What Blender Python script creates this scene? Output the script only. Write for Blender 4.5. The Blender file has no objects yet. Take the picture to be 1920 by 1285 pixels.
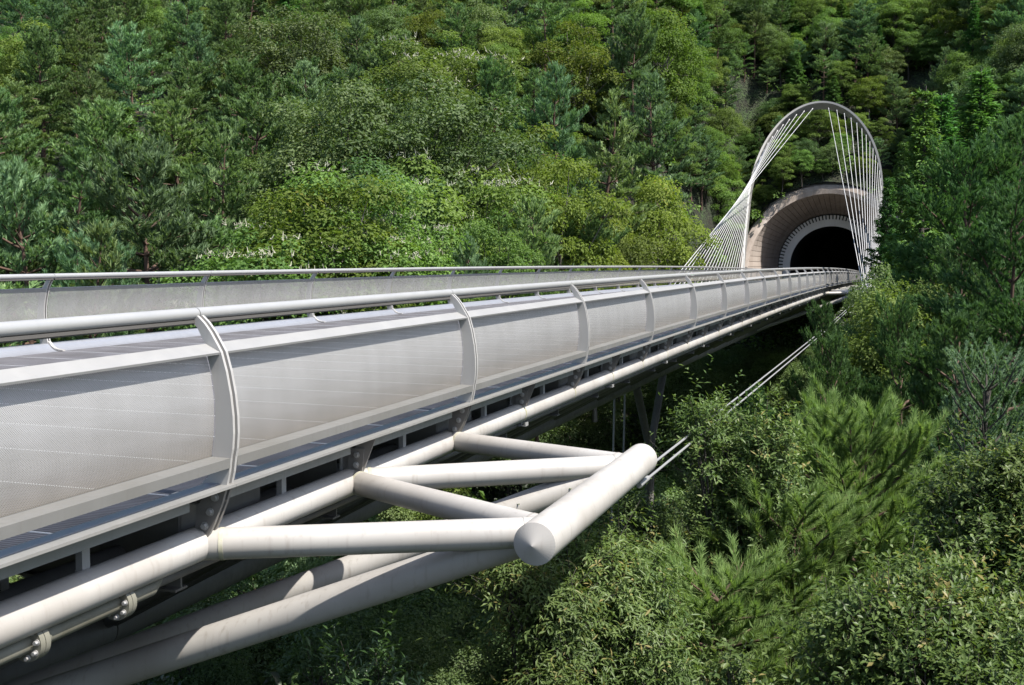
import bpy, math
import numpy as np
from mathutils import Matrix, Vector
scene = bpy.context.scene
COL = scene.collection
rad = math.radians

# ------------------------------------------------------------------ camera, sky, sun, exposure
F_PX = 2187.8
CR = np.array([0.94885075, 0.31567382, 0.005682])
CU = np.array([-0.03017549, 0.07275767, 0.99689305])
CF = np.array([-0.31427963, 0.94607418, -0.07856179])
cam_data = bpy.data.cameras.new("camera")
cam = bpy.data.objects.new("camera", cam_data)
COL.objects.link(cam)
cam_data.sensor_width = 36.0
cam_data.lens = 36.0 * F_PX / 1920.0
cam_data.clip_start = 0.1
cam_data.clip_end = 2000.0
cam.matrix_world = Matrix([[CR[0], CU[0], -CF[0], 0], [CR[1], CU[1], -CF[1], 0], [CR[2], CU[2], -CF[2], 0], [0, 0, 0, 1]])
scene.camera = cam

SUN_EL, SUN_BACK = 57.0, 12.0          # elevation; degrees turned from square-on to the bridge towards the camera's side
sun_dir = np.array([math.cos(rad(SUN_EL)) * math.cos(rad(SUN_BACK)), -math.cos(rad(SUN_EL)) * math.sin(rad(SUN_BACK)), math.sin(rad(SUN_EL))])
world = bpy.data.worlds.new("World")
scene.world = world
world.use_nodes = True
wn = world.node_tree.nodes
sky = wn.new("ShaderNodeTexSky")
sky.sky_type = 'NISHITA'
sky.sun_disc = False
sky.sun_elevation = rad(SUN_EL)
sky.sun_rotation = rad(90.0 + SUN_BACK)
sky.air_density = 1.0
sky.dust_density = 1.5
wn["Background"].inputs[1].default_value = 0.10
world.node_tree.links.new(sky.outputs[0], wn["Background"].inputs[0])
sun_data = bpy.data.lights.new("sun", 'SUN')
sun_data.energy = 4.3
sun_data.angle = rad(0.53)
sun_data.color = (1.0, 0.955, 0.88)
sun = bpy.data.objects.new("sun", sun_data)
COL.objects.link(sun)
sun.rotation_euler = Vector(-sun_dir).to_track_quat('-Z', 'Y').to_euler()
scene.view_settings.view_transform = 'Standard'
scene.view_settings.look = 'None'
scene.view_settings.exposure = 1.33
scene.view_settings.gamma = 1.0
scene.view_settings.use_curve_mapping = False
scene.render.engine = 'CYCLES'
scene.cycles.max_bounces = 6
scene.cycles.diffuse_bounces = 3
scene.cycles.transparent_max_bounces = 12
scene.cycles.use_denoising = True


def to_px(P):
    P = np.asarray(P, float)
    d = P @ CF
    return 960 + F_PX * (P @ CR) / d, 642.5 - F_PX * (P @ CU) / d, d


def at_depth(px, py, d):
    return d * CF + CR * (px - 960) / F_PX * d + CU * (642.5 - py) / F_PX * d


# ------------------------------------------------------------------ materials
def mat(name, color, rough=0.5, metal=0.0, spec=0.5):
    m = bpy.data.materials.new(name)
    m.use_nodes = True
    b = m.node_tree.nodes["Principled BSDF"]
    b.inputs["Base Color"].default_value = (*color, 1)
    b.inputs["Roughness"].default_value = rough
    b.inputs["Metallic"].default_value = metal
    b.inputs["Specular IOR Level"].default_value = spec
    return m


class NT:
    def __init__(s, m):
        s.t = m.node_tree
        s.n = s.t.nodes
        s.b = s.n["Principled BSDF"]

    def add(s, typ, **kw):
        nd = s.n.new(typ)
        for k, v in kw.items():
            if k.startswith("i_"):
                key = k[2:]
                nd.inputs[int(key) if key.isdigit() else key.replace("_", " ")].default_value = v
            else:
                setattr(nd, k, v)
        return nd

    def link(s, a, b):
        s.t.links.new(a, b)

    def noise(s, scale, stretch=(1, 1, 1), detail=4, coord="Object"):
        tc = s.add("ShaderNodeTexCoord")
        mp = s.add("ShaderNodeMapping")
        mp.inputs["Scale"].default_value = stretch
        s.link(tc.outputs[coord], mp.inputs["Vector"])
        oi = s.add("ShaderNodeObjectInfo")
        ml = s.add("ShaderNodeMath", operation='MULTIPLY')
        ml.inputs[1].default_value = 37.0
        s.link(oi.outputs["Random"], ml.inputs[0])
        cb_ = s.add("ShaderNodeCombineXYZ")
        for q in range(3):
            s.link(ml.outputs[0], cb_.inputs[q])
        s.link(cb_.outputs[0], mp.inputs["Location"])
        nz = s.add("ShaderNodeTexNoise")
        nz.inputs["Scale"].default_value = scale
        nz.inputs["Detail"].default_value = detail
        s.link(mp.outputs[0], nz.inputs["Vector"])
        return nz.outputs["Fac"]

    def ramp(s, fac, stops):
        r = s.add("ShaderNodeValToRGB")
        el = r.color_ramp.elements
        el[0].position, el[0].color = stops[0][0], (*stops[0][1], 1)
        el[1].position, el[1].color = stops[-1][0], (*stops[-1][1], 1)
        for p, c in stops[1:-1]:
            e = el.new(p)
            e.color = (*c, 1)
        s.link(fac, r.inputs[0])
        return r.outputs[0]

    def mixc(s, fac, a, b, mode='MIX'):
        mx = s.add("ShaderNodeMix", data_type='RGBA', blend_type=mode)
        for sock, v in ((mx.inputs[0], fac), (mx.inputs[6], a), (mx.inputs[7], b)):
            if isinstance(v, bpy.types.NodeSocket):
                s.link(v, sock)
            else:
                sock.default_value = v if isinstance(v, (int, float)) else (*v, 1)
        return mx.outputs[2]


def painted(name, color, dirt, rough=0.4, metal=0.0, amount=0.5, streak=True, scale=1.0):
    m = mat(name, color, rough, metal)
    t = NT(m)
    n1 = t.noise(1.3 * scale, (1, 1, 1), 6, "Object")
    f1 = t.ramp(n1, [(0.38, (0, 0, 0)), (0.78, (1, 1, 1))])
    c = t.mixc(f1, color, dirt)
    if streak:
        n2 = t.noise(26 * scale, (1, 1, 0.05), 3)
        f2 = t.ramp(n2, [(0.56, (0, 0, 0)), (0.8, (1, 1, 1))])
        mm = t.mixc(f2, (0, 0, 0), (0.85, 0.85, 0.85))
        c = t.mixc(mm, c, dirt)
    base = t.mixc(amount, color, c)
    t.link(base, t.b.inputs["Base Color"])
    n3 = t.noise(9 * scale, (1, 1, 1), 5)
    rr = t.ramp(n3, [(0.3, (rough * 0.85,) * 3), (0.7, (min(1, rough * 1.25),) * 3)])
    t.link(rr, t.b.inputs["Roughness"])
    return m


M_WHITE = painted("white_tube_paint", (0.357, 0.341, 0.320), (0.223, 0.199, 0.176), 0.42, amount=0.8)
M_BRACE = painted("weathered_brace_paint", (0.324, 0.309, 0.290), (0.198, 0.180, 0.158), 0.45, amount=0.9)
M_RAIL = painted("satin_handrail_metal", (0.307, 0.307, 0.305), (0.261, 0.261, 0.258), 0.38, metal=0.25, amount=0.3)
M_POST = painted("pale_grey_post_paint", (0.348, 0.339, 0.329), (0.269, 0.255, 0.239), 0.45, metal=0.15, amount=0.5)
M_FLANGE = painted("rail_strip_paint", (0.255, 0.252, 0.248), (0.206, 0.201, 0.194), 0.45, metal=0.15, amount=0.4)
M_SILL = painted("dusty_sill_paint", (0.138, 0.136, 0.130), (0.104, 0.099, 0.086), 0.55, metal=0.1, amount=0.6)
M_LIP = painted("edge_lip_paint", (0.197, 0.193, 0.184), (0.151, 0.144, 0.130), 0.5, metal=0.1, amount=0.6)
M_PIPE = painted("olive_grey_pipe", (0.155, 0.149, 0.120), (0.087, 0.081, 0.054), 0.55, amount=0.9, scale=2)
M_BRACKET = painted("brownish_grey_bracket_paint", (0.173, 0.161, 0.151), (0.115, 0.106, 0.096), 0.5, amount=0.7)
M_CHANNEL = painted("edge_channel_paint", (0.187, 0.186, 0.172), (0.115, 0.109, 0.094), 0.5, amount=0.7)
M_DARK = painted("shade_darkened_steel", (0.105, 0.099, 0.090), (0.059, 0.054, 0.046), 0.6, amount=0.8)  # base colour darkened to stand in for the shade below the deck
M_ALGAE = painted("algae_stained_weld", (0.260, 0.248, 0.136), (0.384, 0.366, 0.310), 0.7, amount=0.9, scale=6)
M_BOLT = mat("zinc_bolt", (0.42, 0.41, 0.40), 0.42, 0.5)
M_WELD = painted("stained_weld_bead", (0.37, 0.355, 0.29), (0.22, 0.21, 0.12), 0.65, amount=0.9, scale=8)
M_SLOT = mat("dark_slot_rubber", (0.07, 0.065, 0.06), 0.7)
M_CABLE = mat("white_cable_sheath", (0.46, 0.46, 0.46), 0.45)
M_ROD = mat("grey_rod_sheath", (0.20, 0.20, 0.20), 0.45)
M_ARCH = painted("arch_grey_paint", (0.220, 0.217, 0.206), (0.173, 0.167, 0.160), 0.5, amount=0.6, scale=0.4)
M_JOINT = mat("bright_joint_strip", (0.48, 0.48, 0.49), 0.4, 0.2)

M_NOSE = painted("edge_nosing_steel", (0.239, 0.250, 0.282), (0.191, 0.197, 0.218), 0.38, metal=0.3, amount=0.5)

# grating deck: fine cross bars in relief and in tone
M_DECK = mat("grey_deck_grating", (0.27, 0.265, 0.285), 0.65, spec=0.15)
t = NT(M_DECK)
tc = t.add("ShaderNodeTexCoord")
wv = t.add("ShaderNodeTexWave", wave_type='BANDS', bands_direction='Y')
wv.inputs["Scale"].default_value = 9.0
t.link(tc.outputs["Object"], wv.inputs["Vector"])
bars = t.ramp(wv.outputs["Fac"], [(0.25, (0.055, 0.054, 0.058)), (0.62, (0.130, 0.128, 0.138))])
nz = t.noise(2.2, (1, 1, 1), 5)
wear = t.ramp(nz, [(0.35, (0.78, 0.77, 0.76)), (0.7, (1.12, 1.12, 1.14))])
t.link(t.mixc(1.0, bars, wear, 'MULTIPLY'), t.b.inputs["Base Color"])
bp = t.add("ShaderNodeBump")
bp.inputs["Strength"].default_value = 0.6
bp.inputs["Distance"].default_value = 0.004
t.link(wv.outputs["Fac"], bp.inputs["Height"])
t.link(bp.outputs[0], t.b.inputs["Normal"])

# perforated sheet: round staggered holes in UV metres
M_MESH = mat("perforated_sheet", (0.60, 0.585, 0.56), 0.42, 0.15)
t = NT(M_MESH)
uvn = t.add("ShaderNodeUVMap")
PITCH = 0.0125


def hole_dist(off):
    mp = t.add("ShaderNodeMapping")
    mp.inputs["Location"].default_value = (off, off, 0)
    mp.inputs["Scale"].default_value = (1 / PITCH, 1 / (PITCH * 0.9), 0)
    t.link(uvn.outputs[0], mp.inputs["Vector"])
    fr = t.add("ShaderNodeVectorMath", operation='FRACTION')
    t.link(mp.outputs[0], fr.inputs[0])
    sb = t.add("ShaderNodeVectorMath", operation='DISTANCE')
    sb.inputs[1].default_value = (0.5, 0.5, 0)
    t.link(fr.outputs[0], sb.inputs[0])
    return sb.outputs["Value"]


mn = t.add("ShaderNodeMath", operation='MINIMUM')
t.link(hole_dist(0.0), mn.inputs[0])
t.link(hole_dist(0.5), mn.inputs[1])
gt = t.add("ShaderNodeMath", operation='GREATER_THAN')
t.link(mn.outputs[0], gt.inputs[0])
gt.inputs[1].default_value = 0.2
t.link(gt.outputs[0], t.b.inputs["Alpha"])
sn = t.noise(2.5, (1.6, 1.6, 0.6), 5)
grime = t.ramp(sn, [(0.35, (0.25, 0.248, 0.243)), (0.65, (0.282, 0.28, 0.277))])
sep = t.add("ShaderNodeSeparateXYZ")
t.link(uvn.outputs[0], sep.inputs[0])
low = t.ramp(sep.outputs["Y"], [(0.0, (0.66, 0.60, 0.51)), (0.16, (0.90, 0.88, 0.85)), (0.34, (1, 1, 1))])
t.link(t.mixc(1.0, grime, low, 'MULTIPLY'), t.b.inputs["Base Color"])

M_CONC = mat("brown_grey_concrete", (0.36, 0.30, 0.265), 0.85)
t = NT(M_CONC)
n1 = t.noise(0.35, (1, 1, 0.4), 6)
c1 = t.ramp(n1, [(0.3, (0.25, 0.205, 0.175)), (0.55, (0.33, 0.28, 0.245)), (0.8, (0.39, 0.34, 0.30))])
n2 = t.noise(3.0, (1, 1, 0.12), 5)
c2 = t.ramp(n2, [(0.45, (1, 1, 1)), (0.78, (0.62, 0.58, 0.55))])
t.link(t.mixc(0.8, c1, t.mixc(1.0, c1, c2, 'MULTIPLY')), t.b.inputs["Base Color"])
M_RING = painted("white_portal_facing", (0.716, 0.696, 0.685), (0.547, 0.527, 0.508), 0.6, amount=0.5, scale=0.3)
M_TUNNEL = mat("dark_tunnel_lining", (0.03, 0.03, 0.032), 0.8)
M_ROAD = painted("pale_road_paving", (0.159, 0.151, 0.138), (0.106, 0.101, 0.092), 0.85, amount=0.8, streak=False)
M_WALL = painted("abutment_concrete", (0.226, 0.214, 0.197), (0.135, 0.124, 0.108), 0.85, amount=0.8)

M_SOIL = mat("leaf_litter_soil", (0.06, 0.05, 0.03), 0.95)
t = NT(M_SOIL)
n1 = t.noise(0.5, (1, 1, 1), 8)
c1 = t.ramp(n1, [(0.3, (0.014, 0.011, 0.006)), (0.5, (0.020, 0.030, 0.010)), (0.72, (0.028, 0.050, 0.014))])
n2 = t.noise(4.0, (1, 1, 1), 6)
c2 = t.ramp(n2, [(0.38, (0.25, 0.25, 0.25)), (0.62, (1.3, 1.35, 1.2))])
t.link(t.mixc(1.0, c1, c2, 'MULTIPLY'), t.b.inputs["Base Color"])
bp = t.add("ShaderNodeBump")
bp.inputs["Strength"].default_value = 1.0
bp.inputs["Distance"].default_value = 0.5
t.link(n2, bp.inputs["Height"])
t.link(bp.outputs[0], t.b.inputs["Normal"])


def bark(name, a, b):
    m = mat(name, a, 0.9)
    t = NT(m)
    t.link(t.ramp(t.noise(6, (1, 1, 0.25), 6), [(0.35, a), (0.65, b)]), t.b.inputs["Base Color"])
    return m


M_BARK_R = bark("red_pine_bark", (0.045, 0.025, 0.017), (0.090, 0.052, 0.036))
M_BARK = bark("grey_brown_bark", (0.027, 0.023, 0.018), (0.063, 0.054, 0.045))
M_BARK_P = bark("pale_bark", (0.090, 0.081, 0.068), (0.171, 0.158, 0.135))


def leafmat(name, lo, hi, trans=0.3, rough=0.6, spec=0.15, obj_var=0.25, odd=None):
    """leaf colour runs from lo to hi with each leaf's own 'tint'; whole trees differ a little too"""
    m = bpy.data.materials.new(name)
    m.use_nodes = True
    t = NT(m)
    at = t.add("ShaderNodeAttribute", attribute_name="tint")
    mid = tuple((a + b) / 2 for a, b in zip(lo, hi))
    stops = [(0.0, lo), (0.5, mid), (0.93, hi)]
    stops.append((1.0, odd if odd else tuple(min(1, x * 1.2) for x in hi)))
    c = t.ramp(at.outputs["Fac"], stops)
    oi = t.add("ShaderNodeObjectInfo")
    hs = t.add("ShaderNodeHueSaturation")
    mr = t.add("ShaderNodeMapRange")
    mr.inputs["To Min"].default_value = 1 - obj_var
    mr.inputs["To Max"].default_value = 1 + obj_var
    t.link(oi.outputs["Random"], mr.inputs["Value"])
    t.link(mr.outputs[0], hs.inputs["Value"])
    ml = t.add("ShaderNodeMath", operation='MULTIPLY')
    ml.inputs[1].default_value = 7.31
    t.link(oi.outputs["Random"], ml.inputs[0])
    fr = t.add("ShaderNodeMath", operation='FRACT')
    t.link(ml.outputs[0], fr.inputs[0])
    mh = t.add("ShaderNodeMapRange")
    mh.inputs["To Min"].default_value = 0.5 - 0.028 * min(1, obj_var * 4)
    mh.inputs["To Max"].default_value = 0.5 + 0.022 * min(1, obj_var * 4)
    t.link(fr.outputs[0], mh.inputs["Value"])
    t.link(mh.outputs[0], hs.inputs["Hue"])
    t.link(c, hs.inputs["Color"])
    col = hs.outputs[0]
    t.b.inputs["Roughness"].default_value = rough
    t.b.inputs["Specular IOR Level"].default_value = spec
    t.link(col, t.b.inputs["Base Color"])
    tr = t.add("ShaderNodeBsdfTranslucent")
    t.link(t.mixc(1.0, col, (1.15, 1.25, 0.6), 'MULTIPLY'), tr.inputs["Color"])
    mx = t.add("ShaderNodeMixShader")
    mx.inputs[0].default_value = trans
    t.link(t.b.outputs[0], mx.inputs[1])
    t.link(tr.outputs[0], mx.inputs[2])
    t.link(mx.outputs[0], t.n["Material Output"].inputs["Surface"])
    return m


L_PINE = leafmat("pine_needles", (0.072, 0.132, 0.048), (0.195, 0.29, 0.122), 0.32)
L_PINE_B = leafmat("blue_green_pine_needles", (0.082, 0.15, 0.07), (0.205, 0.315, 0.165), 0.32)
L_NEAR = leafmat("dark_pine_needles", (0.038, 0.09, 0.03), (0.105, 0.19, 0.07), 0.32, obj_var=0.15)
L_CEDAR = leafmat("cedar_sprays", (0.034, 0.096, 0.024), (0.095, 0.2, 0.05), 0.32)
L_BROAD = leafmat("broadleaf_green", (0.056, 0.104, 0.022), (0.148, 0.218, 0.056), 0.42)
L_DARK = leafmat("dark_broadleaf", (0.048, 0.088, 0.03), (0.12, 0.18, 0.062), 0.37, rough=0.55, spec=0.25)
L_YELLOW = leafmat("yellow_green_leaf", (.066,.112,.018), (.145,.198,.040), 0.45, odd=(0.24, 0.20, 0.04))
L_GLOSS = leafmat("glossy_leaf", (0.044, 0.08, 0.022), (0.126, 0.172, 0.052), 0.37, rough=0.42, spec=0.22, obj_var=0.1, odd=(0.20, 0.17, 0.06))
L_FINE = leafmat("long_pine_needles", (0.095, 0.17, 0.048), (0.22, 0.31, 0.105), 0.37, obj_var=0.08, odd=(0.17, 0.14, 0.05))
L_FIR = leafmat("blue_fir_needles", (0.072, 0.135, 0.075), (0.2, 0.3, 0.175), 0.32, obj_var=0.05)
L_IVY = leafmat("shade_darkened_ivy", (0.018, 0.038, 0.012), (0.05, 0.085, 0.024), 0.32, rough=0.4, spec=0.4, odd=(0.16, 0.15, 0.04))  # leaf colours darkened to stand in for shade on the bank
L_FLOWER = mat("cream_flower", (0.33, 0.33, 0.24), 0.8)


# ------------------------------------------------------------------ mesh building
def norm(v):
    v = np.asarray(v, float)
    return v / (np.linalg.norm(v, axis=-1, keepdims=True) + 1e-12)


class MB:
    """collects polygons of any size; build() links them as one mesh object"""

    def __init__(s):
        s.v, s.f, s.sm, s.n = [], [], [], 0

    def add(s, verts, faces, smooth=False):
        s.v.extend([tuple(map(float, p)) for p in verts])
        s.f.extend([tuple(i + s.n for i in f) for f in faces])
        s.sm.extend([smooth] * len(faces))
        s.n += len(verts)
        return s

    def box(s, x0, x1, y0, y1, z0, z1):
        v = [(x, y, z) for x in (x0, x1) for y in (y0, y1) for z in (z0, z1)]
        f = [(0, 1, 3, 2), (4, 6, 7, 5), (0, 4, 5, 1), (2, 3, 7, 6), (0, 2, 6, 4), (1, 5, 7, 3)]
        return s.add(v, f)

    def prism(s, poly, y0, y1):
        """poly in (x, z), swept along y"""
        n = len(poly)
        a = sum(poly[i][0] * poly[(i + 1) % n][1] - poly[(i + 1) % n][0] * poly[i][1] for i in range(n))
        if a < 0:
            poly = poly[::-1]
        v = [(x, y0, z) for x, z in poly] + [(x, y1, z) for x, z in poly]
        f = [tuple(range(n)), tuple(range(2 * n - 1, n - 1, -1))]
        f += [(i, i + n, (i + 1) % n + n, (i + 1) % n) for i in range(n)]
        return s.add(v, f)

    def tube(s, pts, r, n=16, caps=True, smooth=True, closed=False):
        pts = np.asarray(pts, float)
        r = np.broadcast_to(np.asarray(r, float), (len(pts),))
        T = np.gradient(pts, axis=0)
        T = norm(T)
        ref = np.array([0, 0, 1.0]) if abs(T[0][2]) < 0.9 else np.array([1.0, 0, 0])
        rings = []
        for i in range(len(pts)):
            u = norm(np.cross(T[i], ref))
            w = np.cross(u, T[i])
            a = np.arange(n) * 2 * math.pi / n
            rings.append(pts[i] + r[i] * (np.cos(a)[:, None] * u + np.sin(a)[:, None] * w))
        v = np.concatenate(rings)
        f = []
        for i in range(len(pts) - 1):
            for k in range(n):
                k2 = (k + 1) % n
                f.append((i * n + k, i * n + k2, (i + 1) * n + k2, (i + 1) * n + k))
        base = s.n
        s.add(v, f, smooth)
        if caps:
            s.add(v[:n], [tuple(range(n))[::-1]])
            s.add(v[-n:], [tuple(range(n))])
        return s

    def hexbolt(s, c, axis, r, h):
        axis = norm(axis)
        s.tube([np.array(c), np.array(c) + axis * 0.18 * h], r * 1.45, 12, True, False)
        s.tube([np.array(c) + axis * 0.18 * h, np.array(c) + axis * h], r, 6, True, False)
        return s

    def mirror(s, xc):
        o = MB()
        o.v = [(2 * xc - x, y, z) for x, y, z in s.v]
        o.f = [f[::-1] for f in s.f]
        o.sm = list(s.sm)
        o.n = s.n
        return o

    def mesh(s, name, m):
        me = bpy.data.meshes.new(name)
        me.from_pydata(s.v, [], s.f)
        me.polygons.foreach_set("use_smooth", s.sm)
        me.materials.append(m)
        me.update()
        return me


def link(name, me, parent=None, loc=None, rot=None):
    o = bpy.data.objects.new(name, me)
    COL.objects.link(o)
    if parent is not None:
        o.parent = parent
    if loc is not None:
        o.location = loc
    if rot is not None:
        o.rotation_euler = rot
    return o


def tag(o, label=None, cat=None, group=None, kind=None):
    for k, v in (("label", label), ("category", cat), ("group", group), ("kind", kind)):
        if v:
            o[k] = v
    return o


def thing(name, label, cat, loc=(0, 0, 0), group=None):
    o = bpy.data.objects.new(name, None)
    COL.objects.link(o)
    o.location = loc
    o.empty_display_size = 0.3
    return tag(o, label, cat, group)


def quads_mesh(name, V, Fq, m, tint=None, smooth=False):
    """fast mesh from numpy: V (n,3), Fq (m,k)"""
    me = bpy.data.meshes.new(name)
    V = np.ascontiguousarray(V, np.float32)
    Fq = np.ascontiguousarray(Fq, np.int32)
    nf, k = Fq.shape
    me.vertices.add(len(V))
    me.vertices.foreach_set("co", V.ravel())
    me.loops.add(nf * k)
    me.loops.foreach_set("vertex_index", Fq.ravel())
    me.polygons.add(nf)
    me.polygons.foreach_set("loop_start", np.arange(0, nf * k, k, dtype=np.int32))
    if tint is not None:
        a = me.attributes.new("tint", 'FLOAT', 'FACE')
        a.data.foreach_set("value", np.ascontiguousarray(tint, np.float32))
    me.materials.append(m)
    me.update(calc_edges=True)
    if smooth:
        me.polygons.foreach_set("use_smooth", np.ones(nf, bool))
    return me


# ------------------------------------------------------------------ setting: ground
AX = -7.68            # centre line of the bridge


def lerp_tab(x, tab):
    xs, ys = zip(*tab)
    return np.interp(x, xs, ys)


def smooth(x, a, b):
    t_ = np.clip((x - a) / (b - a), 0, 1)
    return t_ * t_ * (3 - 2 * t_)


def ground_z(X, Y):
    X = np.asarray(X, float)
    Y = np.asarray(Y, float)
    d = X * CF[0] + Y * CF[1]
    base = lerp_tab(d, [(-80, 4), (-30, 0), (-5, -2.6), (0, -3.0), (6, -4.2), (10, -5.2), (15, -7.0), (20, -9.2), (30, -12), (40, -10.8), (50, -8.6), (60, -5.5), (80, 1.0),
                        (100, 9.5), (120, 19), (140, 30), (170, 46), (220, 74), (300, 118), (450, 190)])
    base = base + 1.3 * np.sin(X * 0.11 + 1.3) * np.cos(Y * 0.083) * smooth(d, 15, 60) + 0.5 * np.sin(X * 0.37) * np.sin(Y * 0.31 + 0.7)
    rav = lerp_tab(Y, [(-60, 0), (-3, -2.9), (4, -3.3), (9, -4.4), (14, -7.0), (20, -11), (30, -16), (60, -18), (88, -12), (106, -6), (114, -4.3), (127.9, -4.3), (129.9, 8.3), (138, 13), (150, 22), (170, 37), (200, 58), (260, 95), (420, 180)])
    dx = np.abs(X - AX)
    shell = -1.62 + np.sqrt(np.maximum(0, 9.3 ** 2 - np.minimum(dx, 9.3) ** 2)) + 0.8 * np.maximum(0, Y - 132)      # the hill lies on the tunnel's shell
    rav = np.where((Y > 128.9) & (Y < 146), np.minimum(shell, rav + 3), rav)
    side = lerp_tab(Y, [(-60, 0), (20, -11), (60, -16), (90, -11), (106, -6), (116, -2), (124, 3), (132, 8), (140, 14), (150, 22), (170, 37), (200, 58), (260, 95), (420, 180)])
    rav = rav + (side - rav) * smooth(dx, 9.2, 12.5) * (Y > 100)
    w = 1 - smooth(dx, 8.5, 21)
    z = base + (np.minimum(base, rav) - base) * w
    return z


gx = np.arange(-230, 150, 2.0)
gy = np.arange(-50, 330, 2.0)
GX, GY = np.meshgrid(gx, gy)
GZ = ground_z(GX, GY)
V = np.stack([GX.ravel(), GY.ravel(), GZ.ravel()], 1)
nx, ny = len(gx), len(gy)
ii, jj = np.meshgrid(np.arange(nx - 1), np.arange(ny - 1))
a = (jj * nx + ii).ravel()
Q = np.stack([a, a + 1, a + nx + 1, a + nx], 1)
cx, cy = V[Q].mean(1)[:, 0], V[Q].mean(1)[:, 1]
keep = ~((np.abs(cx - AX) < 8.6) & (cy > 128) & (cy < 130)) & ~((np.abs(cx - AX) < 7.3) & (cy > 130) & (cy < 132))       # the tunnel's mouth
g = link("ground", quads_mesh("ground", V, Q[keep], M_SOIL, smooth=True))
tag(g, kind="structure")
# far land beyond the built slope, so that the ground reaches the horizon
far = MB()
fz = -6.0
for x0, x1, y0, y1 in ((-1500, 1500, -1500, -50), (-1500, -230, -50, 330), (150, 1500, -50, 330)):
    far.add([(x0, y0, fz), (x1, y0, fz), (x1, y1, fz), (x0, y1, fz)], [(0, 1, 2, 3)])
far.add([(-1500, 330, 100), (1500, 330, 100), (1500, 1400, 420), (-1500, 1400, 420)], [(0, 1, 2, 3)])
tag(link("terrain", far.mesh("terrain", M_SOIL)), kind="structure")

# ------------------------------------------------------------------ the footbridge
XN, T0, S = -3.85, 5.797, 4.0
ZR = -0.373                      # centre of the near handrail at the first post


def cz(t_):
    return -0.00155 * (t_ - T0) - 9.13e-5 * (t_ * t_ - T0 * T0)


def place(t_, span=4.0):
    return (0, t_, cz(t_)), (math.atan2(cz(t_ + span) - cz(t_), span), 0, 0)


bridge = thing("footbridge", "long pale steel footbridge with grated deck running across the ravine to the tunnel", "bridge", (AX, T0, -3.0))
rail_n = thing("bridge_railing", "nearer curved railing of perforated panels under a fat round handrail", "railing", (XN, T0, -1.7), "railings along the two sides of the footbridge")
rail_f = thing("bridge_railing", "far-side curved railing of perforated panels, seen across the deck", "railing", (2 * AX - XN, T0, -1.7), "railings along the two sides of the footbridge")
bridge_off, rn_off, rf_off = Vector(bridge.location), Vector(rail_n.location), Vector(rail_f.location)

OUT = [(-.012, .014), (.04, -.013), (.08, -.05), (.12, -.1), (.16, -.164), (.19, -.214), (.222, -.325), (.248, -.457), (.262, -.58), (.264, -.68), (.257, -.77), (.246, -.82),
       (.235, -.905), (.216, -.985), (.185, -1.087), (.134, -1.205), (.09, -1.29)]
INN = [(-.022, -.03), (.036, -.076), (.084, -.166), (.1, -.238), (.127, -.34), (.143, -.45), (.148, -.53), (.147, -.62), (.143, -.69), (.125, -.815), (.1, -.92), (.083, -.972)]


def U(p):
    return (XN + p[0], ZR + p[1])


def pp(poly):
    return [U(p) for p in poly]


def post_mb():
    mb = MB()
    upper = OUT[:14] + [(.15, -.985), (.083, -.985)] + INN[::-1][:-1] + [INN[0]]
    lowp = [(.2145, -.992), (.185, -1.087), (.134, -1.205), (.09, -1.29), (.003, -1.257), (.012, -1.11), (-.05, -1.10), (.03, -1.10), (.075, -1.04), (.10, -.992)]
    for y0, y1 in ((-.036, -.014), (.014, .036)):
        mb.prism(pp(upper), y0, y1)
    return mb, lowp


post, LOWP = post_mb()
toe = MB().prism(pp([(.10, -.94), (.070, -.955), (.035, -1.0), (-.02, -1.035), (-.10, -1.052), (-.16, -1.056), (-.16, -1.074), (-.09, -1.07), (-.02, -1.054), (.04, -1.012), (.083, -.968), (.10, -.966)]), -.03, .03)
low_mb = MB()
for y0, y1 in ((-.036, -.014), (.014, .036)):
    low_mb.prism(pp(LOWP), y0, y1)
bolt = MB().hexbolt((0, 0, 0), (0, -1, 0), .017, .022)
me_bolt1 = bolt.mesh("bolt", M_BOLT)
POST_BOLTS = [(XN + p[0], -.0362, ZR + p[1]) for p in ((.141, -1.055), (.107, -1.143), (.069, -1.228))]
infill = MB()          # dark gasket between a post's two plates
gask = [(p[0] - .014, p[1] + .004) for p in OUT[1:16]] + [(p[0] - .03, p[1] + .004) for p in OUT[1:16]][::-1]
infill.prism(pp(gask), -.0135, .0135)

hand = MB().tube([(XN, .004, ZR), (XN, 3.996, ZR)], .0352, 28)
hand_core = MB().tube([(XN, -.02, ZR), (XN, .02, ZR)], .0325, 20)
under = MB().box(XN - .022, XN + .022, .02, 3.98, ZR - .052, ZR - .0345)
under.box(XN - .012, XN + .012, .02, 3.98, ZR - .060, ZR - .0525)
top_rail = MB().prism(pp([(.092, -.168), (.187, -.214), (.183, -.227), (.088, -.181)]), .038, 3.962)
bot_rail = MB().prism(pp([(.108, -.818), (.245, -.820), (.243, -.876), (.233, -.876), (.235, -.832), (.108, -.830)]), .038, 3.962)

pan_pts = np.array([(p[0] - .006, p[1]) for p in [(.088, -.182), (.1, -.238), (.115, -.29), (.127, -.34), (.136, -.395), (.143, -.45), (.147, -.49), (.148, -.53), (.148, -.575), (.147, -.62), (.146, -.655), (.143, -.69), (.135, -.755), (.127, -.817)]])


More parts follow.
